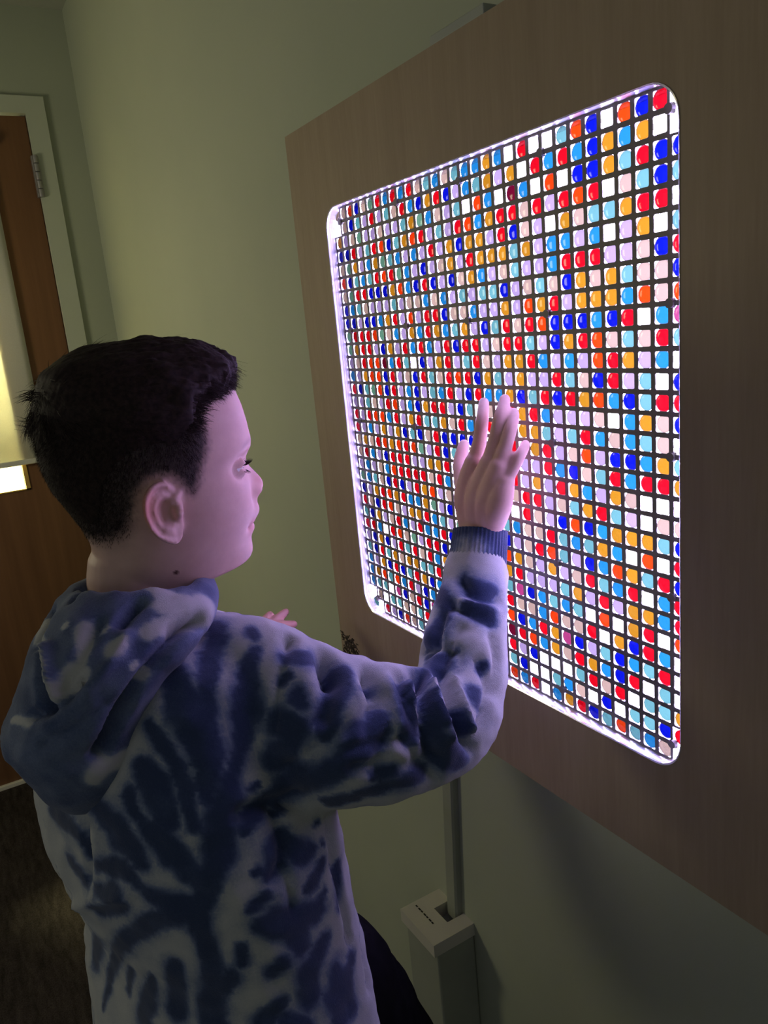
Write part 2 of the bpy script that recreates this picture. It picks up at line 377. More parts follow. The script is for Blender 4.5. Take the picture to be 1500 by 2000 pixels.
# worn dark scuff on the lower corner of the board: a rough pad
pdm = MB(); rr = random.Random(3)
for _ in range(150):
    u, v = rr.random(), rr.random(); cx, cz = -.340 + .05 * u, -.349 + .034 * v
    if v > 1.1 - .5 * u and rr.random() < .7: continue
    a = rr.uniform(0, math.pi); l_ = rr.uniform(.0015, .004); w_ = .0006
    dx, dz = math.cos(a), math.sin(a)
    pts4 = [(cx + l_ * dx - w_ * dz, cz + l_ * dz + w_ * dx), (cx + l_ * dx + w_ * dz, cz + l_ * dz - w_ * dx), (cx - l_ * dx + w_ * dz, cz - l_ * dz - w_ * dx), (cx - l_ * dx - w_ * dz, cz - l_ * dz + w_ * dx)]
    V = [(max(BX0 + .0005, q[0]), YF - .0002, max(BZ0 + .0005, q[1])) for q in pts4] + [(max(BX0 + .0005, q[0]), YF - .0009, max(BZ0 + .0005, q[1])) for q in pts4]
    pdm.add(V, [(4, 5, 6, 7), (0, 1, 5, 4), (1, 2, 6, 5), (2, 3, 7, 6), (3, 0, 4, 7)])
M['scuff'] = mat_noise('dark_scuff', (.07, .06, .05, 1), (.13, .11, .085, 1), 200, .9, .1)
tag(pdm.obj('scuffed_patch', M['scuff'], pn), 'dark rough scuffed patch at the lower corner')
M['strip'] = mat_noise('pale_strip', (.38, .4, .34, 1), (.42, .44, .38, 1), 20, .5, .3)
tag(MB().box(-.017, .062, YF + .0005, YF + .03, BZ1, BZ1 + .0085, .001).obj('top_bracket', M['strip'], pn), 'pale strip on the top edge')
# ---------------------------------------------------------------- conduit and outlet housing below
q0 = on_y(871, 1550, .087); q1 = on_y(880, 1772, .087)
d_ = (q1 - q0) / np.linalg.norm(q1 - q0); top = q0 - d_ * ((q0[2] - (-.36)) / d_[2]); bot = q1 + d_ * .02
cd = MB(); hw = .0135
for (a0, a1, ya, yb_) in ((-hw, hw, .088, YW),):
    V = []
    for pt in (top, bot):
        V += [(pt[0] + a0, YW, pt[2]), (pt[0] + a0, ya + .003, pt[2]), (pt[0] + a0 + .003, ya, pt[2]), (pt[0] + a1 - .003, ya, pt[2]), (pt[0] + a1, ya + .003, pt[2]), (pt[0] + a1, YW, pt[2])]
    cd.add(V, [(i, i + 1, i + 7, i + 6) for i in range(5)] + [(5, 0, 6, 11), (0, 1, 2, 3, 4, 5), (6, 7, 8, 9, 10, 11)])
tag(cd.obj('cable_conduit', M['bodygrey']), 'slim grey cable conduit running down the wall below the light panel', 'conduit')
ob = empty('outlet_housing', (-.262, YW, -.83)); tag(ob, 'pale box on the wall under the panel that the conduit drops into', 'wall box')
zl = -.797
lid = MB(); xs0, xs1, yf_ = -.312, -.217, .024
hx0, hx1, hy0, hy1 = bot[0] - .0185, bot[0] + .0185, .068, YW
def plate(mb, xa, xb, ya, yb2, z0, z1): mb.box(xa, xb, ya, yb2, z0, z1)
for (xa, xb, ya, y2) in ((xs0, hx0, yf_, YW), (hx1, xs1, yf_, YW), (hx0, hx1, yf_, hy0)): lid.box(xa, xb, ya, y2, zl - .022, zl)
lid.obj('lid', M['white'], ob)
MB().box(hx0, hx1, hy0, YW, zl - .05, zl - .024).obj('cable_opening', M['black'], ob)
MB().box(xs0 + .004, xs1 - .001, yf_ + .006, YW, -1.04, zl - .022, .004).obj('housing', M['bodygrey'], ob)
sl = MB()
for i in range(7):
    a = .050 + 0 * i; sl.box(-.303 + i * .0075, -.299 + i * .0075 + (i % 2) * .0015, .0475, .0497, zl, zl + .0007)
sl.obj('slot', M['black'], ob)
# ================================================================ the boy
HC = W(280, 890, .66)
_v = ray(280, 890); _v[2] = 0; _v /= np.linalg.norm(_v); VD = _v                       # horizontal view direction at the head
_pp = np.array([_v[1], -_v[0], 0.])
if _pp @ RC[0] < 0: _pp = -_pp
PPD = _pp
_a = math.radians(7); HF = math.cos(_a) * _pp + math.sin(_a) * _v; HL = np.array([HF[1], -HF[0], 0.]); HZ = np.array([0, 0, 1.])
def loc(x, y, l=0.0):
    """head-local (forward, up) of the sight line where it meets the plane l metres to his right"""
    d = ray(x, y); t = ((HC + HL * l - CC) @ HL) / (d @ HL); Pn = CC + d * t - HC
    return float(Pn @ HF), float(Pn[2])
def hw_(f, l, z): return HC + HF * f + HL * l + HZ * z
def grid_faces(nr, n, close=True, cap0=True, cap1=True, off=0):
    F = []
    for k in range(nr - 1):
        for i in range(n if close else n - 1):
            j = (i + 1) % n; F.append((off + k * n + i, off + k * n + j, off + (k + 1) * n + j, off + (k + 1) * n + i))
    if cap0: F.append(tuple(off + i for i in range(n))[::-1])
    if cap1: F.append(tuple(off + (nr - 1) * n + i for i in range(n)))
    return F
def cat(P, n):           # Catmull-Rom resample of an array of rows
    P = np.array(P, float); k = len(P); out = []
    for s in range(k - 1):
        p0, p1, p2, p3 = P[max(s - 1, 0)], P[s], P[s + 1], P[min(s + 2, k - 1)]
        for i in range(n):
            t = i / n; out.append(.5 * ((2 * p1) + (-p0 + p2) * t + (2 * p0 - 5 * p1 + 4 * p2 - p3) * t * t + (-p0 + 3 * p1 - 3 * p2 + p3) * t ** 3))
    out.append(P[-1]); return np.array(out)
def tube(pts, rad, n=24, sub=6, ends=True, squash=None):
    """pts (k,3), rad (k,), round ends; squash=(dir, factor) flattens the section along dir"""
    D = cat(np.column_stack([np.array(pts, float), np.array(rad, float)]), sub)
    if ends:
        a, b = D[0], D[-1]; ta = D[0, :3] - D[1, :3]; ta /= np.linalg.norm(ta); tb = D[-1, :3] - D[-2, :3]; tb /= np.linalg.norm(tb); pre = []; post = []
        for q in (.98, .85, .6, .3):
            h = math.asin(q); pre.append(np.r_[a[:3] + ta * a[3] * q, a[3] * math.cos(h)]); post.append(np.r_[b[:3] + tb * b[3] * q, b[3] * math.cos(h)])
        D = np.vstack([pre, D, post[::-1]])
    C = D[:, :3]; T = np.gradient(C, axis=0); T /= np.linalg.norm(T, axis=1)[:, None]
    u = np.cross(T[0], [0.3, 0.2, 1.0]); u /= np.linalg.norm(u); V = []
    for c, t, r in zip(C, T, D[:, 3]):
        u = u - t * (u @ t); u /= np.linalg.norm(u); w_ = np.cross(t, u)
        for i in range(n):
            an = 2 * math.pi * i / n; o = r * (math.cos(an) * u + math.sin(an) * w_)
            if squash is not None: o = o - squash[0] * (o @ squash[0]) * (1 - squash[1])
            V.append(c + o)
    return V, grid_faces(len(C), n)
def merged(parts):
    V = []; F = []
    for v, f in parts:
        b = len(V); V += list(v); F += [tuple(i + b for i in q) for q in f]
    return V, F
def remesh(parts, voxel, smooth=3, fac=.5):
    V, F = merged(parts); o = mesh_obj('tmp', V, F)
    r = o.modifiers.new('r', 'REMESH'); r.mode = 'VOXEL'; r.voxel_size = voxel; r.use_smooth_shade = True
    if smooth: s = o.modifiers.new('s', 'SMOOTH'); s.iterations = smooth; s.factor = fac
    bpy.context.view_layer.update(); dg = bpy.context.evaluated_depsgraph_get(); e = o.evaluated_get(dg); me = bpy.data.meshes.new_from_object(e, depsgraph=dg)
    V, F = mesh_arrays(me); bpy.data.objects.remove(o, do_unlink=True); bpy.data.meshes.remove(me); return V, F
def mesh_arrays(me):
    v = np.empty(len(me.vertices) * 3, np.float32); me.vertices.foreach_get('co', v)
    return v.reshape(-1, 3).astype(float), [tuple(p.vertices) for p in me.polygons]
def normals_of(V, F):
    V = np.asarray(V, float); N = np.zeros_like(V); F4 = np.array([f if len(f) == 4 else (f[0], f[1], f[2], f[2]) for f in F])
    n = np.cross(V[F4[:, 2]] - V[F4[:, 0]], V[F4[:, 3]] - V[F4[:, 1]]); 
    t3 = F4[:, 2] == F4[:, 3]; n[t3] = np.cross(V[F4[t3, 1]] - V[F4[t3, 0]], V[F4[t3, 2]] - V[F4[t3, 0]])
    for k in range(4): np.add.at(N, F4[:, k], n)
    return N / (np.linalg.norm(N, axis=1)[:, None] + 1e-12)
def sstep(a, b, x): t = np.clip((x - a) / (b - a), 0, 1); return t * t * (3 - 2 * t)
def fnoise(Pn, s, seed=0):
    r = np.random.default_rng(seed); o = np.zeros(len(Pn)); tot = 0
    for k in range(10):
        d = r.normal(size=3); d /= np.linalg.norm(d); d2 = r.normal(size=3); d2 /= np.linalg.norm(d2)
        f = s * (1 + .35 * k); a_ = 1 / (1 + .3 * k)
        o += a_ * np.sin(Pn @ d * f + r.uniform(0, 6.28) + 1.3 * np.sin(Pn @ d2 * f * .7 + r.uniform(0, 6.28))); tot += a_ * .5
    return o / tot
# ---------------------------------------------------------------- head
prof = [loc(*q) for q in ((466, 788), (476, 820), (482, 848), (485, 868), (481, 880), (478, 892), (485, 907), (500, 922), (510, 933), (514.5, 943), (513, 951), (506, 958), (498, 969), (500, 978), (505, 988), (504.5, 997), (498, 1008), (493, 1017), (495.5, 1023), (495.5, 1029), (489.5, 1039), (489, 1048), (492, 1062), (492, 1071), (488, 1080), (480, 1087), (461, 1095), (440, 1103), (410, 1113), (392, 1123), (383, 1135), (378, 1160), (380, 1200))]
prof = [(.02, .0835), (.036, .082), (.056, .0755), (.072, .065), (.082, .053)] + prof
back = [loc(*q) for q in ((72, 748), (60, 808), (57, 848), (63, 880), (74, 920), (94, 960), (130, 1000), (158, 1032), (175, 1060), (182, 1084), (184, 1110), (184, 1140), (178, 1175), (172, 1210))]
inset = [.010, .008, .005, .004, .003, .003, .002, .001, 0, 0, 0, 0, 0, 0]
_tb = [loc(*q) for q in ((215, 663), (180, 669), (150, 682), (118, 700))]
back = [(.02, .0835), (.006, .0825)] + [(f + .007, z - .0115) for f, z in _tb] + [(f + i_, z) for (f, z), i_ in zip(back, inset)]
pz = np.array([p[1] for p in prof]); pf = np.array([p[0] for p in prof]); o_ = np.argsort(pz); pz, pf = pz[o_], pf[o_]
bz = np.array([p[1] for p in back]); bf = np.array([p[0] for p in back]); o_ = np.argsort(bz); bz, bf = bz[o_], bf[o_]
wz = np.array([(-.20, .052), (-.15, .049), (-.125, .0475), (-.11, .048), (-.10, .050), (-.09, .053), (-.075, .057), (-.06, .0605), (-.04, .0645), (-.02, .067), (.0, .0695), (.025, .070), (.045, .0645), (.06, .056), (.072, .041), (.079, .026), (.0835, .002)])
zna, zsn = loc(478, 892)[1], loc(498, 969)[1]; fna, fsn = loc(478, 892)[0], loc(498, 969)[0]
zlt, zlb = loc(498, 972)[1], loc(489, 1045)[1]; flb = loc(489, 1045)[0]
zs = np.concatenate([np.linspace(-.16, -.118, 8)[:-1], np.linspace(-.118, .06, 118)[:-1], .0835 - (.0835 - .06) * np.linspace(1, .01, 22) ** 2])
NA = 128
def head_rings():
    V = []
    for z in zs:
        Fp = np.interp(z, pz, pf); B = np.interp(z, bz, bf); w = np.interp(z, wz[:, 0], wz[:, 1])
        F0 = Fp; sg = .02
        if zsn < z < zna: F0 = min(Fp, np.interp(z, [zsn, zna], [fsn - .004, fna])); 
        if zlb < z <= zsn: F0 = min(Fp, np.interp(z, [zlb, zsn], [flb - .001, fsn - .004]))
        t = np.clip((zna - z) / (zna - zsn), 0, 1)
        sg = (.0055 + .0075 * t ** 1.5) if z > zsn else .019
        nf = np.interp(z, [-.13, -.112, -.10, -.08, -.03, .02, .05, .08], [2.0, 2.0, 1.85, 1.85, 2.05, 2.2, 2.25, 2.0])
        s0 = B + (F0 - B) * np.interp(z, [-.13, -.1, -.06, 0, .08], [.5, .45, .48, .47, .5]); af = F0 - s0; ab = s0 - B
        for i in range(NA):
            # more samples towards the front
            th = 2 * math.pi * i / NA; th = th - .35 * math.sin(th)
            c, s = math.cos(th), math.sin(th); nn = nf if c > 0 else 2.15
            f = s0 + (af if c > 0 else ab) * math.copysign(abs(c) ** (2 / nn), c); l = w * math.copysign(abs(s) ** (2 / nn), s)
            if c > 0:
                f += (Fp - F0) * math.exp(-abs(l / sg) ** (2.2 if z > zsn else 2.6))
                # eye sockets, cheeks, mouth corners, alar wings
                al = abs(l)
                f -= .0115 * math.exp(-((al - .030) / .0145) ** 2 - ((z - ZE) / .0105) ** 2)
                f += .0012 * math.exp(-((al - .030) / .018) ** 2 - ((z - ZE - .021) / .007) ** 2)
                f += .0020 * math.exp(-((al - .036) / .018) ** 2 - ((z - ZE + .036) / .020) ** 2)
                f += .0060 * math.exp(-((al - .0115) / .0048) ** 2 - ((z - zsn - .0065) / .0055) ** 2)
                f -= .0020 * math.exp(-((al - .0195) / .004) ** 2 - ((z - zsn - .004) / .008) ** 2)
                f -= .0030 * math.exp(-((al - .022) / .005) ** 2 - ((z - loc(493, 1017)[1]) / .004) ** 2)
            V.append(hw_(f, l, z))
    return V, grid_faces(len(zs), NA)
ZE = loc(470, 911, .03)[1]
# ear, as a shell with rim, groove, ridge and bowl
def ear(side):
    pxo = [(344, 970), (334, 953), (319, 943), (302, 944), (287, 953), (278, 968), (276, 986), (280, 1008), (288, 1024), (298, 1038), (312, 1049), (328, 1057), (343, 1060), (353, 1055), (358, 1042), (358, 1024), (355, 1008), (350, 990)]
    O = [loc(x, y, .070) for x, y in pxo]; O = cat(O + [O[0]], 4)[:-1]; n = len(O); c = np.array(loc(328, 1002, .070)); fm = c[0]
    O = np.array(O); V = []
    lv = [(1.02, -.0035), (1.06, .0), (1.03, .0030), (.95, .0040), (.88, .0026), (.80, -.0006), (.70, -.0002), (.60, .0022), (.50, .0012), (.38, -.0050), (.2, -.0085), (.02, -.0095)]
    for sc_, h in lv:
        for q in O:
            d = q - c; hh = h
            if d[1] < -.018 and .3 < sc_ < .93: hh = h * .3 + .0022                                # soft lobe
            if d[0] > .004 and sc_ > .45: hh = min(hh, .0020) * .6                                  # front edge melts into the cheek
            p = c + d * sc_; base = .0655 + .017 * np.clip((.012 - (p[0] - fm)) / .030, 0, 1.1)
            V.append((p[0], side * (base + hh), p[1]))
    for sc_, h in ((.2, -.0145), (.6, -.012), (.9, -.0085)):
        for q in O:
            p = c + (q - c) * sc_; base = .0655 + .017 * np.clip((.012 - (p[0] - fm)) / .030, 0, 1.1); V.append((p[0], side * (base + h), p[1]))
    nr = len(lv) + 3; F = grid_faces(nr, n, True, False, False); F += [(i + (nr - 1) * n, (i + 1) % n + (nr - 1) * n, (i + 1) % n, i) for i in range(n)]
    W_ = [hw_(*v) for v in V]
    tr = [hw_(*loc(350, 992, .07)[:1], 0, 0)]
    parts = [(W_, F if side > 0 else [f[::-1] for f in F])]
    def L(x, y, l): f, z = loc(x, y, .07); return hw_(f, side * l, z)
    parts.append(tube([L(351, 985, .068), L(347, 999, .0735), L(350, 1012, .068)], [.003, .0042, .003], 12, 4))     # tragus
    parts.append(tube([L(350, 965, .067), L(338, 976, .0715), L(326, 986, .070)], [.0028, .0026, .0018], 10, 4))     # crus
    parts.append(tube([L(326, 972, .060), L(322, 1010, .060), L(338, 1030, .060)], [.011, .012, .010], 16, 4))       # root into the skull
    return parts
eL = loc(468, 912, .03)[0]
head_parts = [head_rings()] + ear(1) + ear(-1)
def nb(x, y, d): return W(x, y, d)
neck_c = HC + HF * (-.016) + HZ * (-.10)
chest = [neck_c, neck_c + np.array([0, -.004, -.045]), neck_c + np.array([.0, -.006, -.09])]
head_parts.append(tube(chest, [.047, .050, .062], 40, 6))
hV, hF = remesh(head_parts, .00165, 5, .5)
# eyelids and creases cut after remeshing (local coordinates)
def to_loc(V): D = V - HC; return np.column_stack([D @ HF, D @ HL, D[:, 2]])
hL = to_loc(hV)
al = np.abs(hL[:, 1]); front = hL[:, 0] > .05
ef = .0665; er = .0113
dE = np.sqrt((al - .0305) ** 2 + (hL[:, 2] - ZE) ** 2)
m_ = front & (dE < .0135)
tgt = ef + np.sqrt(np.clip((er + .0013) ** 2 - np.minimum(dE, er) ** 2, 0, None))
wlid = sstep(.0135, .0085, dE)
slit = np.exp(-((hL[:, 2] - (ZE - .0005)) / .0017) ** 2) * sstep(.0115, .009, np.abs(al - .0305))
nf_ = np.where(m_, hL[:, 0] * (1 - wlid) + np.maximum(hL[:, 0], tgt) * wlid, hL[:, 0]) - np.where(m_, .0036 * slit, 0)
# lid crease above the eye
nf_ -= np.where(front, .0016 * np.exp(-((hL[:, 2] - (ZE + .0085 - 18 * (al - .0305) ** 2)) / .0012) ** 2) * sstep(.015, .010, np.abs(al - .0305)), 0)
# nostril, mouth line
zn = zsn + .0035
nf_ -= np.where(front, .0035 * np.exp(-((al - .0065) / .0028) ** 2 - ((hL[:, 2] - zn) / .0022) ** 2), 0)
zm = loc(493, 1017)[1]
nf_ -= np.where(front, .0016 * np.exp(-((hL[:, 2] - zm + 2.5 * al ** 2) / .0011) ** 2) * sstep(.024, .019, al), 0)
hV = hV + HF * (nf_ - hL[:, 0])[:, None]; hL = to_loc(hV)
# ---------------------------------------------------------------- colour zones on the skin (real colour: stubble, lips, redness, mole)
def in_poly(x, y, poly):
    c = np.zeros(len(x), bool); n_ = len(poly); j = n_ - 1
    for i in range(n_):
        xi, yi = poly[i]; xj, yj = poly[j]
        c ^= ((yi > y) != (yj > y)) & (x < (xj - xi) * (y - yi) / (yj - yi + 1e-12) + xi); j = i
    return c
def seg_dist2(P2, poly, closed=True):
    d = np.full(len(P2), 1e9); A = np.array(poly + ([poly[0]] if closed else []))
    for a, b in zip(A[:-1], A[1:]):
        ab = b - a; t = np.clip(((P2 - a) @ ab) / (ab @ ab + 1e-12), 0, 1); d = np.minimum(d, np.linalg.norm(P2 - a - t[:, None] * ab, axis=1))
    return d
hairpx = [(462, 770), (440, 782), (418, 786), (402, 794), (394, 802), (396, 822), (404, 846), (407, 866), (402, 890), (394, 912), (391, 932), (386, 952), (378, 968), (366, 966), (356, 958), (346, 944), (330, 930), (305, 930), (284, 938), (268, 962), (264, 1000), (268, 1030), (262, 1052), (246, 1072), (222, 1084), (196, 1094), (176, 1096), (150, 1130), (-300, 1300), (-500, 500), (200, 200), (560, 300), (640, 720)]
hp = [loc(x, y, .055) for x, y in hairpx]
def scalp_sd(L3):       # signed: + inside the hair area, metres
    P2 = L3[:, [0, 2]]; ins = in_poly(P2[:, 0], P2[:, 1], hp); d = seg_dist2(P2, hp); return np.where(ins, d, -d)
sdv = scalp_sd(hL) + .0016 * fnoise(hL, 900, 4)
nape_ = sstep(-.03, -.075, hL[:, 2]) * sstep(.05, .0, hL[:, 0]); scalp = sstep(-.004 - .003 * nape_, .008 + .022 * nape_, sdv)
lips = np.exp(-((hL[:, 2] - zm) / .0062) ** 4) * sstep(.024, .018, al) * (front & (hL[:, 0] > .07)) 
mx_, mz_ = loc(341, 1114, .045); mole = sstep(.0026, .0014, np.sqrt((hL[:, 0] - mx_) ** 2 + (hL[:, 2] - mz_) ** 2)) * (hL[:, 1] > 0)
brow = np.exp(-((hL[:, 2] - (ZE + .019 - 14 * (al - .028) ** 2 + .002)) / .0032) ** 2) * sstep(.047, .036, al) * sstep(.010, .018, al) * front * .35
# ---------------------------------------------------------------- hands
def Y(x, y, yy): return on_y(x, y, yy)
rw = W(938, 1040, .742)
fing = [
    ([Y(926, 905, -.040), Y(936, 866, -.034), Y(941, 826, -.029), Y(944, 802, -.020), Y(945, 786, -.0125)], [.0085, .0068, .0063, .0058, .0050]),
    ([Y(958, 905, -.041), Y(966, 866, -.036), Y(976, 822, -.030), Y(983, 796, -.020), Y(986, 780, -.0125)], [.0088, .0071, .0066, .0060, .0051]),
    ([Y(975, 912, -.041), Y(986, 876, -.036), Y(996, 842, -.030), Y(1002, 820, -.021), Y(1004, 806, -.013)], [.0083, .0066, .0061, .0056, .0048]),
    ([Y(984, 942, -.041), Y(1001, 916, -.035), Y(1014, 892, -.029), Y(1022, 878, -.020), Y(1026, 868, -.014)], [.0076, .0060, .0054, .0050, .0044]),
    ([Y(917, 985, -.046), Y(906, 945, -.038), Y(899, 908, -.028), Y(903, 884, -.020), Y(906, 869, -.014)], [.0110, .0095, .0076, .0069, .0058]),
]
palm = []
for (a, b, c, r0, r1, r2) in (((922, 1032), (914, 965), (926, 905), .0125, .0135, .0098), ((935, 1036), (938, 970), (958, 905), .0135, .0145, .0102), ((948, 1036), (958, 975), (976, 912), .0130, .0140, .0098), ((958, 1032), (974, 985), (986, 942), .0120, .0125, .0092)):
    palm.append(tube([W(a[0], a[1], .742), Y(b[0], b[1], -.045), Y(c[0], c[1], -.041)], [r0, r1, r2], 20, 6))
relb = W(868, 1440, .672)
arm_r = tube([rw, W(933, 1080, .740), W(925, 1160, .727), W(906, 1270, .703), W(893, 1385, .676), W(866, 1425, .664)], [.0215, .0215, .0225, .0235, .0245, .0250], 24, 6)
rh = [tube(p, r, 18, 6) for p, r in fing] + palm + [arm_r]
rV, rF = remesh(rh, .0014, 6, .5)
# knuckle creases
# left hand, palm half down, reaching towards the wall beyond his shoulder
lw_ = W(500, 1262, 1.045); lk = W(524, 1228, 1.075)
lf = [([lk + np.array([.004, 0, .004]), W(536, 1214, 1.085), W(550, 1202, 1.095), W(558, 1195, 1.10)], [.0080, .0070, .0064, .0052]),
      ([lk, W(545, 1222, 1.08), W(562, 1221, 1.09), W(574, 1219, 1.095)], [.0080, .0072, .0066, .0052]),
      ([lk + np.array([.0, .0, -.006]), W(540, 1232, 1.07), W(558, 1236, 1.075), W(570, 1240, 1.075)], [.0080, .0072, .0064, .0052]),
      ([lk + np.array([.0, -.004, -.012]), W(532, 1242, 1.06), W(547, 1250, 1.06), W(558, 1256, 1.06)], [.0075, .0066, .0058, .0050]),
      ([lw_ + np.array([0, 0.01, .006]), W(514, 1226, 1.07), W(520, 1210, 1.085), W(527, 1201, 1.092)], [.0095, .0082, .0070, .0056])]
lp = [tube([lw_, W(514, 1243, 1.06), lk + np.array([0, 0, k * .006])], [.013, .014, .010], 18, 6) for k in (-1.5, -.3, .8)]
lelb = np.array([-.265, -.24, -.42])
lh = [tube(p, r, 16, 5) for p, r in lf] + lp + [tube([lw_, lw_ + (lelb - lw_) * .4, lelb], [.0200, .028, .032], 20, 5)]
lV, lF = remesh(lh, .0016, 5, .5)
# ---------------------------------------------------------------- torso, arms and legs under the clothes
ts_c = [(-.016, -.338, -.14), (-.008, -.338, -.20), (.000, -.338, -.28), (.012, -.336, -.36), (.022, -.335, -.43), (.03, -.335, -.51), (.034, -.335, -.56)]
TF = np.array([-.35, .937, 0]); TR = np.array([.937, .35, 0])       # torso forward / towards his right arm
def ring_stack(C, A, B, n=40, fw=TF, rt=TR, ex=2.3):
    V = []
    for c, a, b in zip(C, A, B):
        for i in range(n):
            t = 2 * math.pi * i / n; V.append(np.array(c) + rt * a * math.copysign(abs(math.cos(t)) ** (2 / ex), math.cos(t)) + fw * b * math.copysign(abs(math.sin(t)) ** (2 / ex), math.sin(t)))
    return V, grid_faces(len(C), n)
def dens(C, A, B, k=5):
    D = cat(np.column_stack([np.array(C, float), A, B]), k); return D[:, :3], D[:, 3], D[:, 4]
core = [ring_stack(*dens(ts_c, [.085, .115, .115, .105, .105, .115, .10], [.05, .075, .08, .078, .08, .085, .075]))]
rsh = np.array([.095, -.315, -.165]); lsh = np.array([-.125, -.385, -.165])
rel2 = relb
core.append(tube([W(455, 1305, .668), W(565, 1368, .645), W(720, 1432, .640), W(856, 1425, .662)], [.030, .030, .029, .026], 24, 5)); core.append(tube([lsh, (lsh + lelb) / 2, lelb], [.042, .036, .032], 24, 5))
rhip = np.array([.10, -.32, -.60]); lhip = W(600, 1955, .77)
rkn = np.array([.115, -.30, -.86]); rank = np.array([.10, -.37, -1.15]); lkn = W(752, 2088, .90); lank = np.array([lkn[0] - .005, lkn[1] - .10, -1.13])
legs = [([rhip, (rhip + rkn) / 2, rkn], [.072, .062, .048]), ([rkn, rkn * .6 + rank * .4, rank], [.048, .046, .030]), ([lhip, (lhip + lkn) / 2, lkn], [.072, .060, .048]), ([lkn, lkn * .6 + lank * .4, lank], [.048, .044, .030])]
for p, r in legs: core.append(tube(p, r, 24, 5))
for an, fw_ in ((rank, np.array([.05, .13, 0])), (lank, np.array([-.01, .14, 0]))):
    core.append(tube([an, np.array([an[0], an[1], -1.19]), np.array([an[0] + fw_[0], an[1] + fw_[1], -1.195])], [.028, .026, .022], 16, 4))
cV, cF = remesh(core, .006, 3, .5)
# one continuous skin
nh, nr_, nl_, nc_ = len(hV), len(rV), len(lV), len(cV)
bV, bF = merged([(hV, hF), (rV, rF), (lV, lF), (cV, cF)])
N_ = len(bV)
A_scalp = np.zeros(N_); A_scalp[:nh] = np.clip(scalp, 0, 1)
A_lip = np.zeros(N_); A_lip[:nh] = lips
A_dark = np.zeros(N_); A_dark[:nh] = np.maximum(mole, brow)
A_red = np.zeros(N_); 
exf, exz = loc(276, 985, .07); earm = np.exp(-((hL[:, 0] - exf) / .011) ** 2 - ((hL[:, 2] - exz) / .022) ** 2) * (np.abs(hL[:, 1]) > .068)
npos = np.array(loc(508, 948)); A_red[:nh] = np.maximum(.8 * earm, .45 * np.exp(-((hL[:, 0] - npos[0]) / .013) ** 2 - ((hL[:, 2] - npos[1]) / .012) ** 2 - (hL[:, 1] / .016) ** 2))
A_red[nh:nh + nr_] = .15; A_red[nh + nr_:nh + nr_ + nl_] = .5
nt = NT('skin')
def att(nt, nm):
    a = nt.n.new('ShaderNodeAttribute'); a.attribute_name = nm; return a.outputs['Fac']
def mixc(nt, fac, a, b):
    m_ = nt.n.new('ShaderNodeMix'); m_.data_type = 'RGBA'
    if hasattr(fac, 'links'): nt.link(fac, m_.inputs[0])
    else: m_.inputs[0].default_value = fac
    for k, q in ((6, a), (7, b)):
        if hasattr(q, 'links'): nt.link(q, m_.inputs[k])
        else: m_.inputs[k].default_value = q
    return m_.outputs[2]
n1 = noise(nt, 60, 4, .6, objco(nt)); base = ramp(nt, n1.outputs[0], [(.3, (.60, .38, .325, 1)), (.7, (.67, .44, .375, 1))]).outputs[0]
c_ = mixc(nt, att(nt, 'redness'), base, (.66, .26, .20, 1)); c_ = mixc(nt, att(nt, 'lip'), c_, (.62, .32, .29, 1))
n2 = noise(nt, 900, 3, .7, objco(nt)); mm = nt.n.new('ShaderNodeMath'); mm.operation = 'MULTIPLY_ADD'; nt.link(n2.outputs[0], mm.inputs[0]); mm.inputs[1].default_value = .35; mm.inputs[2].default_value = .80
m2 = nt.n.new('ShaderNodeMath'); m2.operation = 'MULTIPLY'; m2.use_clamp = True; nt.link(mm.outputs[0], m2.inputs[0]); nt.link(att(nt, 'scalp'), m2.inputs[1])
c_ = mixc(nt, m2.outputs[0], c_, (.045, .032, .032, 1)); c_ = mixc(nt, att(nt, 'mole'), c_, (.07, .025, .02, 1))
b = pbsdf(nt, .52, .35, c_); b.inputs['Subsurface Weight'].default_value = .04; b.inputs['Subsurface Scale'].default_value = .006; b.inputs['Subsurface Radius'].default_value = (1, .35, .2)
nt.link(bump(nt, noise(nt, 1400, 2, .5, objco(nt)).outputs[0], .12, .0004), b.inputs['Normal']); nt.surf(b.outputs[0]); M['skin'] = nt.m
boy = mesh_obj('person', bV, bF, M['skin'], None, True)
def set_att(o, nm, v):
    a = o.data.attributes.new(nm, 'FLOAT', 'POINT'); a.data.foreach_set('value', np.asarray(v, np.float32))
for nm, v in (('scalp', A_scalp), ('lip', A_lip), ('mole', A_dark), ('redness', A_red)): set_att(boy, nm, v)
tag(boy, 'boy with short dark hair in a blue tie-dye hoodie touching the glowing panel', 'person')
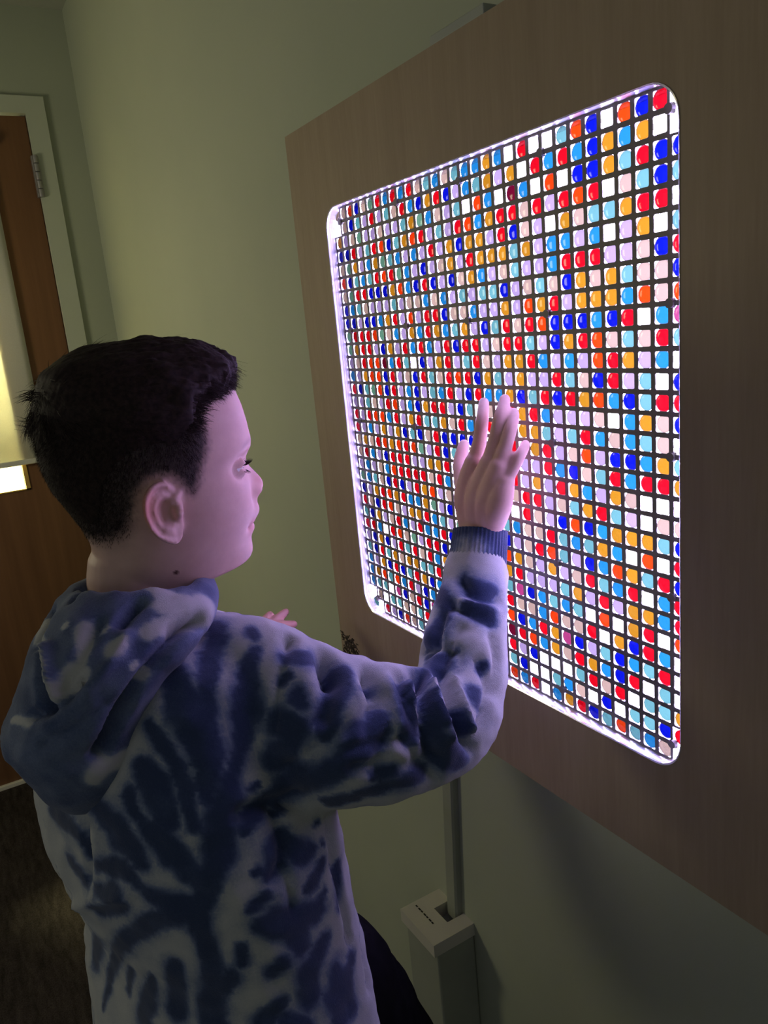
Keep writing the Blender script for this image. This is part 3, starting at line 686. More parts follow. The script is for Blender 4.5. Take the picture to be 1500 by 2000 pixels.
# eyes and lashes
nt = NT('eye'); tc = nt.n.new('ShaderNodeAttribute'); tc.attribute_name = 'iris'; r = ramp(nt, tc.outputs['Fac'], [(.0, (.75, .72, .70, 1)), (.45, (.75, .72, .70, 1)), (.5, (.06, .07, .08, 1)), (.8, (.12, .16, .2, 1)), (.86, (.005, .005, .005, 1))]); r.color_ramp.interpolation = 'LINEAR'
b = pbsdf(nt, .08, .6, r.outputs[0]); nt.surf(b.outputs[0]); M['eye'] = nt.m
M['lash'] = mat_noise('lash', (.015, .01, .01, 1), (.02, .014, .012, 1), 50, .6, .2)
for s in (1, -1):
    c = hw_(ef - .0012, s * .0305, ZE); V = []; nu, nv = 28, 18; ir = []
    for j in range(nv + 1):
        a = math.pi * j / nv
        for i in range(nu):
            q = 2 * math.pi * i / nu; V.append(c + er * (HF * math.cos(a) + HL * math.sin(a) * math.cos(q) + HZ * math.sin(a) * math.sin(q))); ir.append(max(0, 1 - a * er / .012))
    e = mesh_obj('eye', V, grid_faces(nv + 1, nu), M['eye'], boy, True); set_att(e, 'iris', ir)
    mb = MB()
    for k in range(34):
        t = (k + .5) / 34; l = .0305 + (t - .5) * .021; up = k % 3 != 2
        z0 = ZE + (.0022 if up else -.0030) + (.0010 if up else -.0004) * (1 - (2 * t - 1) ** 2)
        rr0 = math.sqrt(max(1e-8, (er + .0016) ** 2 - (l - .0305) ** 2 - (z0 - ZE) ** 2)); f0 = ef + rr0
        ln = .0075 if up else .004
        pts = [hw_(f0 + ln * q * .8, s * (l + (t - .5) * .010 * q), z0 + (ln * (.25 * q + .45 * q * q) - ln * .35 * q if up else -ln * .5 * q)) for q in (0, .35, .7, 1)]
        wd_ = [.00022, .0002, .00012, .00003]
        v, f = tube(pts, wd_, 4, 2, False); mb.add(v, f)
    mb.obj('eyelashes', M['lash'], boy)
# ---------------------------------------------------------------- hair
def hair():
    Lh = hL; ins = sdv > .004 + .022 * sstep(.035, .015, Lh[:, 2]); top = np.zeros(len(Lh))
    # hair length map: long on top, clipped short at the sides and back
    zt = Lh[:, 2]; af_ = np.abs(Lh[:, 1])
    lin = .030 + .012 * sstep(0.02, -.08, Lh[:, 0])      # height where the fade starts
    topm = sstep(lin - .016, lin + .010, zt) * 1.0
    N = normals_of(hV, hF)
    # thickness towards the outline traced from the photo
    th = .0012 + topm * (.0095 + .003 * sstep(.03, .09, Lh[:, 0])) + .003 * sstep(.01, .05, zt) 
    th *= sstep(.002, .016, sdv) * (1 - .35 * sstep(-.04, -.07, Lh[:, 0])); N_tri = N
    clump = fnoise(Lh * np.array([.6, 1.6, 1]), 260, 11) * .5 + fnoise(Lh * np.array([.5, 1.5, 1]), 600, 5) * .25
    th = th * (1 + .22 * clump * topm * (.35 + .65 * sstep(-.03, .02, Lh[:, 0])))
    idx = -np.ones(len(hV), int); sel = np.where(ins)[0]; idx[sel] = np.arange(len(sel))
    CVt = hV[sel] + N[sel] * th[sel][:, None]
    CF = [tuple(idx[list(f)]) for f in hF if all(ins[i] for i in f)]
    n0 = len(CVt); V = [CVt]; F = list(CF)
    # strands
    hs_ = sdv > .001; tri = [f for f in hF if all(hs_[i] for i in f)]; T = np.array([f[:4] if len(f) == 4 else (f[0], f[1], f[2], f[2]) for f in tri])
    cen = hV[T].mean(1); cl = Lh[T].mean(1); tm = topm[T].mean(1); nn = N[T].mean(1); thc = th[T].mean(1); sdc = sdv[T].mean(1)
    r = np.random.default_rng(5); ns_side, ns_top = 24000, 24000
    w_side = (1 - tm) * sstep(.001, .020, sdc); w_top = tm
    SV = []; SF = []; b0 = n0
    for cnt, wgt, is_top in ((ns_side, w_side, False), (ns_top, w_top, True)):
        pick = r.choice(len(T), cnt, p=wgt / wgt.sum()); Pn = hV[T[pick]]; bc = r.dirichlet((1, 1, 1, 1), cnt); root = (Pn * bc[:, :, None]).sum(1)
        nrm = nn[pick]; L_ = cl[pick]
        # combed direction: forward on top, down and back at the sides; swirl at the crown
        comb = np.tile(HF * .9 + np.array([0, 0, -.15]), (cnt, 1)) + np.outer(np.sign(L_[:, 1]) * sstep(.03, .06, np.abs(L_[:, 1])), HL) * .35
        if not is_top:
            comb = np.tile(np.array([0, 0, -1.]), (cnt, 1)) + np.outer(np.where(L_[:, 0] < .02, -.35, .25), HF)
        crown = sstep(-.045, -.075, L_[:, 0]) * sstep(.0, .035, L_[:, 2])
        swl = fnoise(L_, 260, 21); swl2 = fnoise(L_, 260, 33)
        comb = comb * (1 - crown)[:, None] + crown[:, None] * (np.outer(np.full(cnt, -.7), HF) + np.outer(swl * .5, HL) + np.array([0, 0, -.45]))
        comb = comb + (np.outer(swl, HL) + np.outer(swl2, HZ)) * (.45 if is_top else .12)
        comb -= nrm * (comb * nrm).sum(1)[:, None]; comb /= np.linalg.norm(comb, axis=1)[:, None] + 1e-9
        ln = (.010 + .012 * r.random(cnt)) if is_top else (.0024 + .0022 * r.random(cnt)) * (.6 + .8 * sstep(-.03, .03, L_[:, 2]))
        if is_top: ln = ln * (.55 + .45 * tm[pick]); ln = ln * (1 - .35 * sstep(.055, .08, L_[:, 0])) * (.25 + .75 * sstep(.002, .022, sdc[pick]))
        lift = (.55 if is_top else .45) + .35 * crown
        K = 5 if is_top else 3; s = thc[pick] * (.35 if is_top else .2)
        jitv = r.normal(0, .18, (cnt, 3)); pts = []
        for k in range(K):
            q = k / (K - 1); d = comb * (1.0 * q + .1) * (.6 + .5 * q) + nrm * (lift * q * (.75 - .6 * q))[:, None] if is_top else comb * q * .8 + nrm * (lift * q)[:, None]
            pts.append(root + nrm * s[:, None] + (d + jitv * q) * ln[:, None])
        pts = np.array(pts)   # K,cnt,3
        side = np.cross(comb, nrm); side = side + r.normal(0, .5, (cnt, 3)); side /= np.linalg.norm(side, axis=1)[:, None]
        w0 = (.00040 if is_top else .00020)
        for k in range(K):
            wdt = w0 * (1 - .8 * k / (K - 1)); SV.append((pts[k] - side * wdt)); SV.append((pts[k] + side * wdt))
        base = b0
        ids = np.arange(cnt)
        for k in range(K - 1):
            a = base + 2 * k * cnt + ids; b = base + (2 * k + 1) * cnt + ids; c = base + (2 * k + 3) * cnt + ids; d = base + (2 * k + 2) * cnt + ids
            SF += list(map(tuple, np.stack([a, b, c, d], 1).tolist()))
        b0 = base + 2 * K * cnt
    # stray tuft at the back of the crown
    tf = []
    for k in range(70):
        px, py = (76 + r.uniform(-10, 14), 800 + r.uniform(-36, 36)); f0, z0 = loc(px, py, 0); l0 = r.uniform(-.022, .022)
        up = 1 if py < 802 else -1
        ex, ey = (34 + r.uniform(-8, 26), (782 + r.uniform(-14, 10)) if up > 0 else (830 + r.uniform(-18, 16)))
        f1, z1 = loc(ex, ey, 0); a = hw_(f0 + .006, l0, z0); b = hw_(f1, l0 * 1.1, z1); mid = (a + b) / 2 + HZ * (.004 * up)
        v, f = tube([a, mid, b], [.00032, .00026, .00005], 4, 4, False); tf.append((v, f))
    tv, tff = merged(tf); SV.append(np.array(tv)); SF += [tuple(i + b0 for i in q) for q in tff]
    V = np.vstack([CVt] + SV); F = F + SF
    nt = NT('dark_brown_hair'); n_ = noise(nt, 240, 4, .65, objco(nt)); rr_ = ramp(nt, n_.outputs[0], [(.3, (.012, .0085, .008, 1)), (.7, (.040, .026, .022, 1))])
    b = pbsdf(nt, .65, .12, rr_.outputs[0]); nt.surf(b.outputs[0]); M['hair'] = nt.m
    o = mesh_obj('hair', V, F, M['hair'], boy, True); return o
hair()
# ---------------------------------------------------------------- hoodie
wv = lambda x, y, d: W(x, y, d)
slv = [((440, 1300), .655, .046), ((505, 1325), .648, .050), ((565, 1368), .642, .0565), ((600, 1392), .639, .0585), ((628, 1408), .637, .0585), ((655, 1420), .637, .0625), ((690, 1430), .638, .0610), ((716, 1433), .640, .0560), ((750, 1430), .642, .0572), ((800, 1424), .648, .0520), ((852, 1414), .662, .0480), ((886, 1378), .676, .0430), ((902, 1330), .690, .0405), ((906, 1270), .703, .0400), ((916, 1215), .715, .0365), ((925, 1160), .727, .0320), ((930, 1122), .735, .0300), ((931, 1110), .737, .0292)]
sl_r = tube([W(x, y, d) for (x, y), d, r in slv], [r for *_, r in slv], 40, 5)
lsl = [(lsh + np.array([.03, 0, .0]), .052), (lsh * .7 + lelb * .3, .052), (lelb * .8 + lsh * .2, .048), (lelb, .046), (lelb * .7 + lw_ * .3, .041), (lelb * .3 + lw_ * .7, .033), (lelb * .14 + lw_ * .86, .029)]
sl_l = tube([p for p, _ in lsl], [r for _, r in lsl], 32, 5)
rows = [(1215, 190, 420, .668, .42, .6), (1245, 155, 490, .668, .75, .85), (1290, 130, 530, .670, .93, .93), (1350, 98, 545, .674, .97, .97), (1450, 80, 580, .678, 1, 1), (1540, 92, 612, .682, 1, 1), (1600, 106, 628, .685, 1, 1), (1680, 142, 644, .69, 1, 1), (1760, 184, 660, .693, 1, 1), (1830, 186, 676, .697, 1, 1), (1920, 196, 694, .70, 1, 1), (2010, 206, 708, .703, 1, 1), (2110, 212, 730, .705, 1, 1), (2200, 215, 750, .707, 1, 1)]
C_ = []; A_ = []; B_ = []
for y, xl, xr, d, sa, sb in rows:
    hwm = (xr - xl) / 2 * d / FP; C_.append(W((xl + xr) / 2, y, d)); k = hwm / .122; A_.append(.155 * k); B_.append(.105 * k)
tor = ring_stack(*dens(C_, A_, B_, 5), n=64)
HOODV, HOODF = remesh([tor, sl_r, sl_l], .0042, 6, .6)
# hood lying on the back, wrapped round the neck
hr = [(1160, 190, 366, .660, .044), (1138, 172, 380, .660, .052), (1130, 160, 388, .660, .057), (1134, 148, 400, .659, .064), (1152, 122, 414, .657, .073), (1190, 90, 424, .650, .085), (1235, 70, 408, .640, .088), (1290, 50, 352, .630, .085), (1340, 36, 322, .625, .080), (1385, 15, 305, .622, .074), (1410, 16, 296, .620, .070), (1445, 46, 284, .620, .064), (1480, 68, 272, .622, .056), (1515, 98, 254, .625, .046), (1545, 130, 214, .628, .034), (1562, 152, 186, .632, .020)]
V = []; D = []
for y, xl, xr, d, th in hr: D.append(np.r_[W((xl + xr) / 2, y, d), (xr - xl) / 2 * d / FP, th])
D = cat(D, 5); nn_ = 56
for q in D:
    for i in range(nn_):
        t = 2 * math.pi * i / nn_; c, s = math.cos(t), math.sin(t); V.append(q[:3] + PPD * q[3] * math.copysign(abs(c) ** .85, c) + VD * q[4] * math.copysign(abs(s) ** .95, s) + HZ * .008 * (1 - c) * max(0, -s) * float(sstep(-.13, -.085, q[2])))
# collar rises towards the front
V = np.array(V); ang = np.tile(np.arange(nn_), len(D))
HDV, HDF = remesh([(V, grid_faces(len(D), nn_))], .0036, 5, .6)
def bvh_of(V, F): return BVHTree.FromPolygons([tuple(v) for v in V], F)
def hit(bv, x, y):
    d = ray(x, y); d = d / np.linalg.norm(d); h = bv.ray_cast(Vector(CC), Vector(d))
    return None if h[0] is None else np.array(h[0])
def stroke3(bv, pl):
    """resample a polyline seen on the cloth into points lying on the cloth; each point (x, y, halfwidth px)"""
    pl = [p if len(p) == 3 else (*p, 10) for p in pl]
    mxs = max([math.hypot(a[0] - b[0], a[1] - b[1]) for a, b in zip(pl[:-1], pl[1:])] + [1])
    P = cat(pl, max(3, int(mxs / 3.5))) if len(pl) > 1 else np.array([(pl[0][0] + q * .5 * pl[0][2], pl[0][1] - q * .5 * pl[0][2], pl[0][2] * .8) for q in (-1, -.5, 0, .5, 1)], float); out = []
    last = None
    for x, y, w in P:
        h = hit(bv, x, y)
        if h is None:
            continue
        dep = (h - CC) @ RC[2]
        if last is not None and np.linalg.norm(h - last) > .06: last = h; continue
        out.append((*h, w * 1.22 * dep / FP)); last = h
    return np.array(out) if out else None
def near(V, S, chunk=20000):
    """min over stroke points of distance / halfwidth, and the plain distance"""
    o = np.full(len(V), 9.0); m = S[:, 3].max() * 3 + .004; lo = S[:, :3].min(0) - m; hi = S[:, :3].max(0) + m
    idx = np.where(((V > lo) & (V < hi)).all(1))[0]
    for i in range(0, len(idx), chunk):
        k = idx[i:i + chunk]; d = np.linalg.norm(V[k][:, None] - S[None, :, :3], axis=2) / S[None, :, 3]; o[k] = d.min(1)
    return o
# folds: (polyline px, depth m, halfwidth px)
folds_b = [([(634, 1288), (637, 1305), (640, 1325)], .0065, 15), ([(716, 1306), (722, 1325), (728, 1345)], .0055, 14), ([(812, 1306), (816, 1320)], .006, 12), ([(566, 1248), (560, 1262)], .004, 10), ([(870, 1330), (888, 1365), (905, 1410), (915, 1450)], .0050, 8), ([(790, 1440), (830, 1500), (850, 1520)], .004, 10), ([(900, 1225), (880, 1250), (868, 1290)], .0035, 10), ([(960, 1240), (972, 1290), (965, 1350)], .0035, 9),
           ([(818, 1308), (826, 1350), (832, 1400), (843, 1460), (858, 1492)], .0085, 12), ([(779, 1314), (792, 1350), (805, 1390), (822, 1436)], .0055, 11), ([(858, 1312), (872, 1350), (886, 1385), (906, 1432), (924, 1464)], .0060, 9),
           ([(898, 1134), (918, 1158), (945, 1168), (978, 1170)], .0045, 9), ([(880, 1180), (905, 1190), (935, 1203), (962, 1218)], .0040, 9), ([(634, 1272), (642, 1310), (640, 1350), (628, 1400)], .0050, 14), ([(716, 1295), (733, 1330), (738, 1370), (722, 1425)], .0045, 13),
           ([(566, 1240), (556, 1280), (545, 1330), (537, 1380), (532, 1430)], .0028, 5), ([(600, 1470), (640, 1450), (690, 1420), (735, 1370)], .0035, 9), ([(560, 1500), (640, 1475), (720, 1455), (790, 1440)], .0030, 10), ([(760, 1350), (765, 1400), (755, 1450), (740, 1490)], .0040, 11),
           ([(935, 1290), (955, 1340), (945, 1400), (930, 1440)], .0040, 9), ([(820, 1270), (850, 1262), (890, 1270)], .0035, 9), ([(165, 1600), (172, 1660), (171, 1720)], .0035, 7), ([(150, 1770), (200, 1755), (250, 1750)], -.003, 12), ([(556, 1700), (566, 1740), (578, 1780)], .0028, 6),
           ([(640, 1600), (652, 1680), (668, 1760), (685, 1840)], .003, 8), ([(540, 1590), (555, 1660), (540, 1720)], .004, 12), ([(700, 1790), (712, 1860), (722, 1930)], .003, 7), ([(470, 1590), (520, 1570), (570, 1562)], .006, 12), ([(860, 1200), (850, 1240), (835, 1275)], .004, 10),
           ([(690, 1500), (760, 1500), (830, 1500)], .0035, 10), ([(800, 1330), (815, 1380), (828, 1440)], -.0045, 8), ([(845, 1330), (860, 1380), (880, 1440)], -.004, 8), ([(885, 1330), (905, 1380), (925, 1430)], -.004, 8), ([(900, 1175), (930, 1182), (965, 1190)], -.003, 8)]
folds_h = [([(392, 1211), (352, 1224), (322, 1262), (298, 1302), (272, 1342), (244, 1385), (218, 1430), (196, 1470)], .010, 11), ([(80, 1262), (82, 1300), (84, 1345), (88, 1385)], .0065, 8), ([(272, 1178), (252, 1195), (236, 1216)], .0050, 8), ([(160, 1330), (140, 1350), (122, 1372), (60, 1398)], .0035, 7),
           ([(330, 1240), (306, 1290), (282, 1335), (258, 1375)], -.0045, 9), ([(95, 1265), (104, 1320), (113, 1370)], -.0045, 8), ([(213, 1373), (147, 1419), (80, 1453)], .0025, 4), ([(100, 1190), (85, 1225), (70, 1262)], .004, 8), ([(190, 1215), (165, 1265), (140, 1310), (118, 1350)], .003, 10), ([(250, 1240), (215, 1300), (170, 1350)], -.003, 10), ([(160, 1152), (148, 1160), (138, 1172)], .006, 6)]
def apply_folds(V, F, folds):
    bv = bvh_of(V, F); N = normals_of(V, F); d = np.zeros(len(V))
    for pl, dep, hwid in folds:
        S = stroke3(bv, [(x, y, hwid) for x, y in pl])
        if S is None or len(S) < 2: continue
        q = near(V, S); d -= dep * 2.1 * np.exp(-q ** 2 * 1.1)
    lowf = .0016 * fnoise(V, 70, 3) + .0008 * fnoise(V, 180, 8)
    return V + N * (d + lowf)[:, None]
HOODV0, HDV0 = HOODV.copy(), HDV.copy()
HOODV = apply_folds(HOODV, HOODF, folds_b); HDV = apply_folds(HDV, HDF, [(a_, b_ * 1.25, c_) for a_, b_, c_ in folds_h])
dark_b = [[(421, 1220, 14), (427, 1247, 14), (411, 1287, 17), (406, 1315, 15), (403, 1353, 13), (408, 1407, 15), (405, 1460, 24), (405, 1513, 18), (405, 1556, 12)], [(320, 1280, 10), (330, 1305, 16), (343, 1340, 24), (365, 1393, 28), (387, 1447, 24)], [(499, 1271, 8), (485, 1313, 15), (483, 1367, 22), (477, 1420, 20), (469, 1468, 13), (456, 1513, 12), (446, 1553, 20), (432, 1613, 29), (425, 1667, 26), (411, 1720, 20), (395, 1762, 18)],
    [(493, 1236, 10), (499, 1245, 8)], [(290, 1415, 9), (307, 1441, 12), (339, 1487, 14), (360, 1530, 14), (367, 1573, 13), (380, 1613, 12)], [(275, 1495, 13), (300, 1530, 25), (308, 1560, 27), (332, 1597, 17)], [(253, 1552, 14), (270, 1592, 10), (303, 1635, 18), (338, 1667, 20), (370, 1701, 18), (392, 1735, 14)],
    [(199, 1587, 18), (237, 1627, 26), (263, 1656, 19), (279, 1688, 11)], [(103, 1587, 16), (138, 1611, 16), (165, 1645, 8), (172, 1680, 6)], [(134, 1682, 11), (162, 1722, 12)], [(190, 1690, 11), (237, 1693, 15), (263, 1715, 12), (290, 1744, 14), (338, 1765, 16), (385, 1772, 19)],
    [(189, 1736, 10), (231, 1744, 15), (240, 1765, 13), (194, 1776, 13)], [(385, 1778, 18), (310, 1797, 18), (270, 1819, 14), (238, 1842, 14), (222, 1880, 10), (209, 1928, 7), (201, 1973, 4)], [(193, 1838, 16), (182, 1878, 12)], [(257, 1897, 8), (249, 1939, 6)], [(299, 1905, 7), (294, 1947, 16), (282, 1990, 18)],
    [(345, 1886, 14), (347, 1920, 17), (345, 1975, 16)], [(378, 1788, 14), (392, 1827, 15), (409, 1867, 15), (412, 1915, 20), (414, 1960, 20), (420, 2010, 17)], [(441, 1920, 19)], [(417, 1741, 13)], [(563, 1280, 14), (600, 1285, 16)], [(556, 1325, 10)], [(580, 1360, 15), (592, 1372, 14)], [(550, 1413, 24), (577, 1429, 24), (568, 1456, 16), (545, 1483, 26)],
    [(665, 1312, 18), (651, 1360, 20), (638, 1408, 18), (633, 1438, 10)], [(723, 1335, 10)], [(748, 1397, 15), (737, 1437, 22), (710, 1440, 24), (694, 1470, 26), (657, 1505, 20), (617, 1518, 21), (577, 1528, 22), (537, 1555, 16), (508, 1582, 12), (486, 1600, 12), (474, 1624, 9)], [(499, 1536, 8)], [(630, 1563, 7), (680, 1556, 10), (737, 1541, 11), (800, 1528, 13), (830, 1517, 12)],
    [(785, 1330, 10), (801, 1370, 16), (807, 1410, 18), (804, 1447, 13)], [(815, 1325, 13), (849, 1303, 17)], [(833, 1277, 7)], [(845, 1355, 10), (856, 1399, 15), (845, 1425, 10), (856, 1463, 20), (880, 1478, 27), (903, 1485, 14)], [(927, 1357, 13), (936, 1376, 8)], [(898, 1395, 10), (912, 1432, 13)], [(769, 1511, 12), (730, 1520, 8)], [(881, 1277, 6)], [(945, 1303, 8)],
    [(908, 1130, 11), (930, 1150, 14), (962, 1157, 11)], [(856, 1160, 13), (872, 1180, 12), (852, 1225, 16), (832, 1246, 14), (822, 1268, 8)], [(910, 1186, 11), (940, 1197, 15), (962, 1214, 9)], [(842, 1292, 12), (866, 1294, 19)], [(884, 1274, 8)],
    [(555, 1633, 13), (544, 1668, 22), (531, 1705, 12)], [(570, 1655, 16), (590, 1663, 18), (610, 1659, 9)], [(503, 1700, 8)], [(517, 1753, 11), (490, 1777, 8)], [(507, 1808, 13), (539, 1803, 25), (573, 1806, 25), (592, 1843, 15)], [(585, 1790, 14), (613, 1785, 19), (629, 1758, 8), (637, 1735, 4)], [(472, 1855, 11), (472, 1881, 9)], [(541, 1891, 17)],
    [(635, 1838, 12), (621, 1870, 14), (603, 1905, 18), (603, 1945, 18)], [(632, 1683, 7), (616, 1721, 12), (603, 1737, 9)], [(661, 1689, 6), (661, 1723, 11), (663, 1769, 9)], [(656, 1897, 14), (661, 1940, 22), (665, 1985, 18)], [(685, 1872, 9), (680, 1915, 14), (690, 1970, 12)], [(629, 1646, 5)], [(619, 1606, 5)], [(549, 1585, 10)], [(515, 1998, 18)], [(545, 1965, 15)], [(560, 2000, 14), (600, 2010, 14)],
    [(430, 1300, 3), (428, 1302, 3)], [(640, 1570, 6), (700, 1560, 8)]]
light_h = [[(300, 1150, 12), (330, 1165, 16), (347, 1181, 24), (387, 1187, 26), (398, 1176, 16)], [(293, 1235, 13), (320, 1221, 13), (345, 1208, 10)], [(222, 1268, 15), (240, 1255, 10)], [(165, 1225, 13), (162, 1255, 11), (155, 1290, 9), (133, 1318, 12), (117, 1347, 11)], [(160, 1315, 10), (140, 1340, 9)], [(90, 1196, 12), (76, 1240, 14), (88, 1269, 7), (99, 1320, 6), (111, 1366, 5)],
    [(146, 1142, 8), (125, 1158, 9), (105, 1180, 9)], [(53, 1411, 8), (28, 1406, 6)], [(245, 1478, 11), (205, 1500, 17), (187, 1518, 15)], [(288, 1323, 10)], [(45, 1291, 8)], [(203, 1228, 7)], [(128, 1225, 6)], [(262, 1300, 6)]]
grey_h = [[(213, 1373, 3), (147, 1419, 3), (80, 1453, 3)]]
def dye_of(V, F, strokes, base, inv=False, seed=1):
    bv = bvh_of(V, F); q = np.full(len(V), 9.0)
    for s in strokes:
        S = stroke3(bv, s)
        if S is None: continue
        q = np.minimum(q, near(V, S))
    q = q + (.34 if inv else .26) * fnoise(V, 120, seed) + .14 * fnoise(V, 330, seed + 3)
    a = sstep(1.8, .62, q)
    if not inv: a = np.maximum(a, .34 * sstep(3.0, 1.0, q))
    return (base * (1 - a) + (0 if inv else 1) * a)
D1 = dye_of(HOODV0, HOODF, dark_b, .13)
# sides of the garment the photo does not show: free tie-dye blotches
NB = normals_of(HOODV, HOODF); facing = ((CC - HOODV) * NB).sum(1) / np.linalg.norm(CC - HOODV, axis=1)
free = sstep(-.1, .35, fnoise(HOODV * np.array([1, 1, .7]), 75, 17)); k = sstep(.10, -.05, facing); D1 = D1 * (1 - k) + free * k
D1 = np.clip(D1 + .10 * fnoise(HOODV, 140, 9), 0, 1)
D2 = dye_of(HDV0, HDF, light_h, .70, True, 7); D2 = np.clip(D2 + .10 * fnoise(HDV, 120, 14), 0, 1)
def cloth_mat():
    nt = NT('tie_dye_fleece'); a = att(nt, 'dye'); n_ = noise(nt, 520, 3, .65, objco(nt)); m_ = nt.n.new('ShaderNodeMath'); m_.operation = 'MULTIPLY_ADD'; nt.link(n_.outputs[0], m_.inputs[0]); m_.inputs[1].default_value = .26; m_.inputs[2].default_value = -.13
    s = nt.n.new('ShaderNodeMath'); s.operation = 'ADD'; s.use_clamp = True; nt.link(a, s.inputs[0]); nt.link(m_.outputs[0], s.inputs[1])
    r = ramp(nt, s.outputs[0], [(.0, (.50, .51, .50, 1)), (.22, (.42, .44, .46, 1)), (.5, (.17, .215, .33, 1)), (.8, (.062, .090, .185, 1)), (1.0, (.036, .056, .125, 1))])
    b = pbsdf(nt, .92, .08, r.outputs[0]); b.inputs['Sheen Weight'].default_value = .25; b.inputs['Sheen Roughness'].default_value = .5
    n2 = noise(nt, 1100, 3, .7, objco(nt)); nt.link(bump(nt, n2.outputs[0], .55, .0011), b.inputs['Normal']); nt.surf(b.outputs[0]); return nt.m
M['fleece'] = cloth_mat()
hd_ = mesh_obj('hoodie', HOODV, HOODF, M['fleece'], boy, True); sm_ = hd_.modifiers.new('s', 'SMOOTH'); sm_.iterations = 2; sm_.factor = .5; set_att(hd_, 'dye', D1); hd_['label'] = 'blue and white tie-dye hoodie'
ho = mesh_obj('hood', HDV, HDF, M['fleece'], hd_, True); sm_ = ho.modifiers.new('s', 'SMOOTH'); sm_.iterations = 2; sm_.factor = .5; set_att(ho, 'dye', D2)
# ribbed cuffs
def cuff(pts, rad, name='cuff', dark=.95):
    D = cat(np.column_stack([np.array(pts, float), np.array(rad, float)]), 8); C = D[:, :3]; T = np.gradient(C, axis=0); T /= np.linalg.norm(T, axis=1)[:, None]
    n = 168; u = np.cross(T[0], [1, .1, .2]); u /= np.linalg.norm(u); V = []; K = len(C)
    for lay in (0, 1):
        rngk = range(K) if lay == 0 else range(K - 1, -1, -1)
        for k in rngk:
            t = T[k]; u = u - t * (u @ t); u /= np.linalg.norm(u); w_ = np.cross(t, u)
            for i in range(n):
                a = 2 * math.pi * i / n; r = D[k, 3] * (1 + (.018 * math.cos(a * 42) if lay == 0 else -.09)); V.append(C[k] + r * (math.cos(a) * u + math.sin(a) * w_))
    V = np.array(V); F = grid_faces(2 * K, n, True, False, False)
    o = mesh_obj(name, V, F, M['fleece'], hd_, True); 
    lp_ = W(912, 1088, .714); dd = np.linalg.norm(V - lp_, axis=1); set_att(o, 'dye', np.clip(dark - .75 * sstep(.03, .008, dd + .004 * fnoise(V, 200, 2)), 0, 1)); return o
cuff([W(931, 1112, .737), W(934, 1080, .740), W(937, 1050, .742), W(938, 1036, .743)], [.0272, .0270, .0262, .0258])
ld = (lw_ - lelb) / np.linalg.norm(lw_ - lelb); cuff([lw_ - ld * .045, lw_ - ld * .02, lw_ - ld * .004], [.029, .026, .0245])
# trousers and shoes
def ptube(p, r, n=32): return tube(p, r, n, 6)
tr_parts = [ring_stack(*dens([C_[-3] + np.array([0, 0, .02]), C_[-2], np.array([.035, -.335, -.60]), np.array([.035, -.335, -.645])], [.125, .13, .135, .11], [.085, .09, .095, .08])),
            ptube([rhip, (rhip + rkn) / 2, rkn, rkn * .5 + rank * .5, rank + np.array([0, 0, .015])], [.084, .076, .064, .056, .050]), ptube([lhip, (lhip + lkn) / 2, lkn], [.092, .084, .070]), ptube([lkn, lkn * .5 + lank * .5, lank + np.array([0, 0, .015])], [.064, .054, .050])]
tV, tF_ = remesh(tr_parts, .006, 6, .6); tV = tV + normals_of(tV, tF_) * (.0022 * fnoise(tV, 60, 6))[:, None]
M['trousers'] = mat_noise('black_trousers', (.006, .006, .007, 1), (.010, .010, .011, 1), 40, .95, .02, bs=.3, bd=.001, bscale=700)
mesh_obj('trousers', tV, tF_, M['trousers'], boy, True)
M['sole'] = mat_noise('shoe_sole', (.35, .35, .34, 1), (.4, .4, .39, 1), 40, .7, .2)
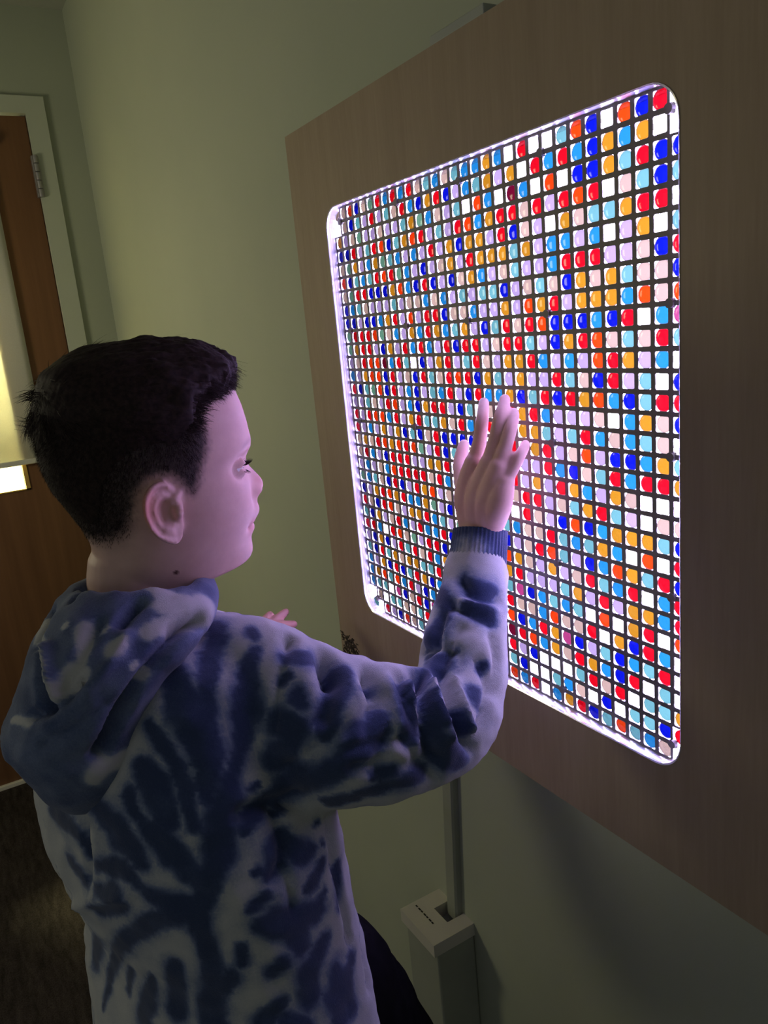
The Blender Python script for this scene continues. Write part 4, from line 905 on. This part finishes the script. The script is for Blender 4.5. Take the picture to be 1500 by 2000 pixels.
for an, fw_ in ((rank, np.array([.045, .13, 0])), (lank, np.array([-.01, .14, 0]))):
    c0 = np.array([an[0], an[1], -1.178]); heel = c0 - fw_ * .30; toe = c0 + fw_ * .95
    up_ = tube([heel + np.array([0, 0, .008]), c0 + np.array([0, 0, .012]), c0 + fw_ * .5, toe + np.array([0, 0, -.006])], [.033, .037, .034, .029], 24, 6)
    sv, sf = remesh([up_, tube([c0, an + np.array([0, 0, .02])], [.036, .037], 24, 3)], .004, 4, .6); sv[:, 2] = np.maximum(sv[:, 2], FZ + .012)
    s_ = mesh_obj('shoe', sv, sf, M['trousers'], boy, True)
    ang = math.atan2(fw_[1], fw_[0]); V = []; n = 36
    for z in (FZ + .001, FZ + .014):
        for i in range(n):
            t = 2 * math.pi * i / n; a, b = math.cos(t), math.sin(t); ctr = (heel + toe) / 2
            p_ = np.array([.103 * math.copysign(abs(a) ** .8, a), (.034 + .004 * a) * math.copysign(abs(b) ** .8, b)])
            V.append((ctr[0] + p_[0] * math.cos(ang) - p_[1] * math.sin(ang), ctr[1] + p_[0] * math.sin(ang) + p_[1] * math.cos(ang), z))
    mesh_obj('sole', V, grid_faces(2, n), M['sole'], s_)
# ---------------------------------------------------------------- light in the room
wd = bpy.data.worlds.new('world'); SC.world = wd; wd.use_nodes = True
wd.node_tree.nodes['Background'].inputs[0].default_value = (.78, .82, .79, 1); wd.node_tree.nodes['Background'].inputs[1].default_value = .17
area('warm_side_lamp', (-1.25, -1.15, .20), (-1.22, .1, .05), .35, 4.6, (1, .92, .62), .35)
area('ceiling_lamp', (.7, -2.2, 1.02), (.4, -.6, -.3), .9, 2.0, (1, .97, .86))
SC.view_settings.view_transform = 'Standard'; SC.view_settings.look = 'None'; SC.view_settings.exposure = 0; SC.view_settings.gamma = 1
SC.view_settings.use_curve_mapping = False
SC.cycles.use_denoising = True
SC.cycles.max_bounces = 6; SC.cycles.diffuse_bounces = 3; SC.cycles.glossy_bounces = 3; SC.cycles.transmission_bounces = 4; SC.cycles.transparent_max_bounces = 12
SC.cycles.sample_clamp_indirect = 12; SC.cycles.caustics_reflective = False; SC.cycles.caustics_refractive = False
